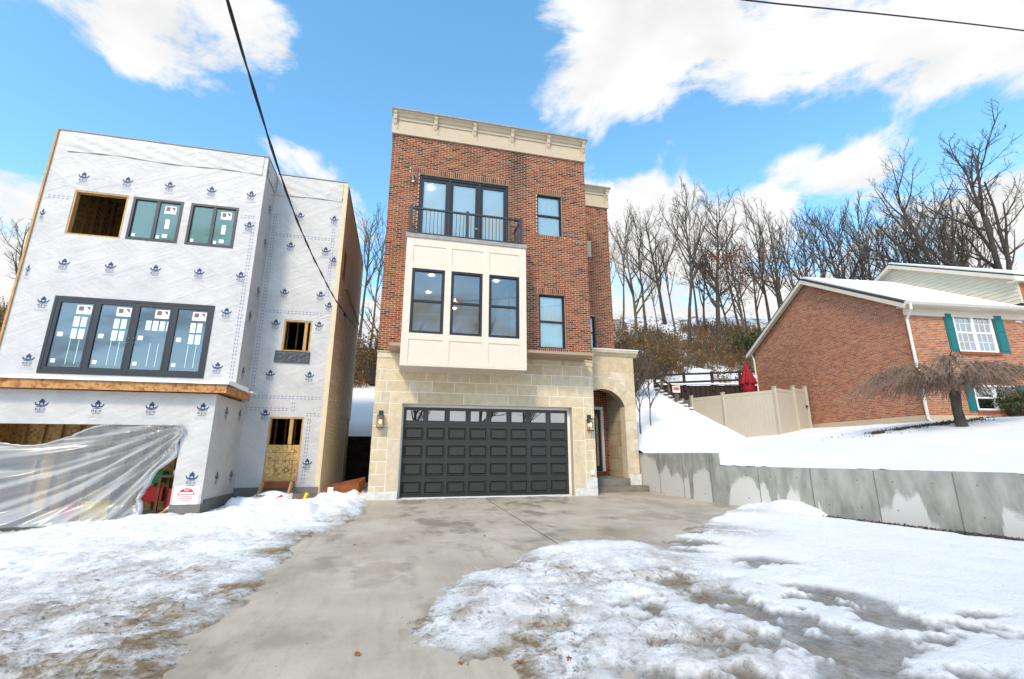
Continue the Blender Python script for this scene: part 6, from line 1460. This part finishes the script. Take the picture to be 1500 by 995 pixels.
# bare turf and leaf litter by the brick house
m = MB(); rg = random.Random(9)
for i in range(5200):
    a = rg.random(); x = 14.2 + a * 6.2 + rg.gauss(0, .3); y = 12.2 - (x - 14.2) * .24 + rg.gauss(0, .22) * (1 + (rg.random() < .2)); 
    if float(fbm(np.array([x]), np.array([y]), 1.3, 3)[0]) < .48: continue
    z = Hs(x, y); k = rg.uniform(.5, 1.5); c0 = rg.choice(((.05, .065, .018), (.07, .075, .02), (.13, .06, .03))); m.cur = tuple(v * k for v in c0); aa = rg.uniform(0, 3.1); h_ = rg.uniform(.03, .09); w = rg.uniform(.01, .03)
    dx, dy = math.cos(aa) * w, math.sin(aa) * w; m.add([(x - dx, y - dy, z - .03), (x + dx, y + dy, z - .03), (x + rg.gauss(0, .03), y + rg.gauss(0, .03), z + h_)], [(0, 1, 2)])
m.build('turf', 'grass', label='patches of bare green turf showing through snow by the brick house', cat='grass', kind='stuff')

# ------------------------------------------------------------------ cables
cb = [(4.65, 6.06), (5.37, 5.95), (6.65, 5.65), (9.05, 5.46), (14.02, 5.72), (18.87, 6.37), (22.9, 6.95)]
ys = np.linspace(-6, 22.9, 60); zs = np.interp(ys, [-6] + [c[0] for c in cb], [8.6] + [c[1] for c in cb]); zs = np.convolve(np.pad(zs, 3, 'edge'), np.ones(7) / 7, 'valid')
ca = thing('service_cable', 'twisted black service cable running down to the wrapped house side', 'cable', (-2.12, 10, 5.5))
for s in (0, 1): MB().tube([(-2.12 + .012 * math.sin(i * 1.6 + s * 3.14), y, z + .012 * math.cos(i * 1.6 + s * 3.14)) for i, (y, z) in enumerate(zip(ys, zs))], .013 - .003 * s, 6).build('conductor', 'cable', ca)
MB().tube([(-2.12, 16.6, 6.02), (-2.12, 17.1, 6.10)], .05, 8).build('splice', 'cable', ca)
MB().tube([(-2.12, 22.9, 6.95), (-2.3, 23.0, 6.9)], .02, 6).build('anchor', 'cable', ca)
wl = thing('overhead_wire', 'thin dark wire crossing the sky at the upper right corner', 'cable', (8, 5, 9))
MB().tube([(x_, 5 - .022 * max(0, 6 - x_) ** 2, 8.45 + .19 * (x_ - 4.83) - .0028 * (x_ - 4.83) ** 2 + .03 * max(0, 5 - x_) ** 2) for x_ in np.arange(-6, 22, .7)], .014, 6).build('conductor', 'cable', wl)

# fallen leaves and bits on snow and drive
lm = []
for s in range(3):
    r_ = random.Random(s); m = MB(); pts = []
    for k in range(18): a = k / 18 * 6.283; q = .026 * (1 + .35 * math.cos(a * (4 + s) + s)) ; pts.append((q * 1.5 * math.cos(a), q * math.sin(a), .003 + .010 * r_.random()))
    m.add(pts + [(0, 0, .004)], [(k, (k + 1) % 18, 18) for k in range(18)]); lm.append(m.mesh('leaf', 'leaf_dry'))
rg = random.Random(31)
for i in range(16):
    x, y = [(2.05, 4.7), (1.2, 3.35), (1.9, 4.1), (.9, 3.5), (2.9, 4.6), (-.2, 3.9), (.5, 3.6), (-2.5, 5.4), (-3.2, 6.6)][i] if i < 9 else (rg.uniform(-5, 5), rg.uniform(3.2, 9))
    X, Y = np.array([x]), np.array([y]); z = max(float(snow_z(X, Y)[0]), -.02 * (13.6 - y) if -1.25 < x < 9 else -9) + .004
    o = link('fallen_leaf', lm[i % 3], None, (x, y, z), (rg.uniform(-.3, .3), rg.uniform(-.3, .3), rg.uniform(0, 6)), label='small dry brown leaf lying in front of the houses', cat='leaf', group='dry leaves on snow and drive'); s = rg.uniform(.35, .75); o.scale = (s, s, s)
m = MB()
for i in range(900):
    while True:
        x, y = rg.uniform(-5, 8), rg.uniform(2.6, 12)
        if rg.random() < .12 + float(blobs_at(np.array([x]), np.array([y]), DIRT)[0]): break
    z = max(float(snow_z(np.array([x]), np.array([y]))[0]), -.02 * (13.6 - y) if -1.25 < x < 9 else -9); s = rg.uniform(.002, .006); a = rg.random() * 6
    m.add([(x + s * 1.6 * math.cos(a + k * 2.1), y + s * math.sin(a + k * 2.1), z - .002) for k in range(3)] + [(x, y, z + s)], [(0, 1, 3), (1, 2, 3), (2, 0, 3)])
m.build('grit', 'bark_light', label='scattered dark grit and crumbs on snow and drive', cat='grit', kind='stuff')
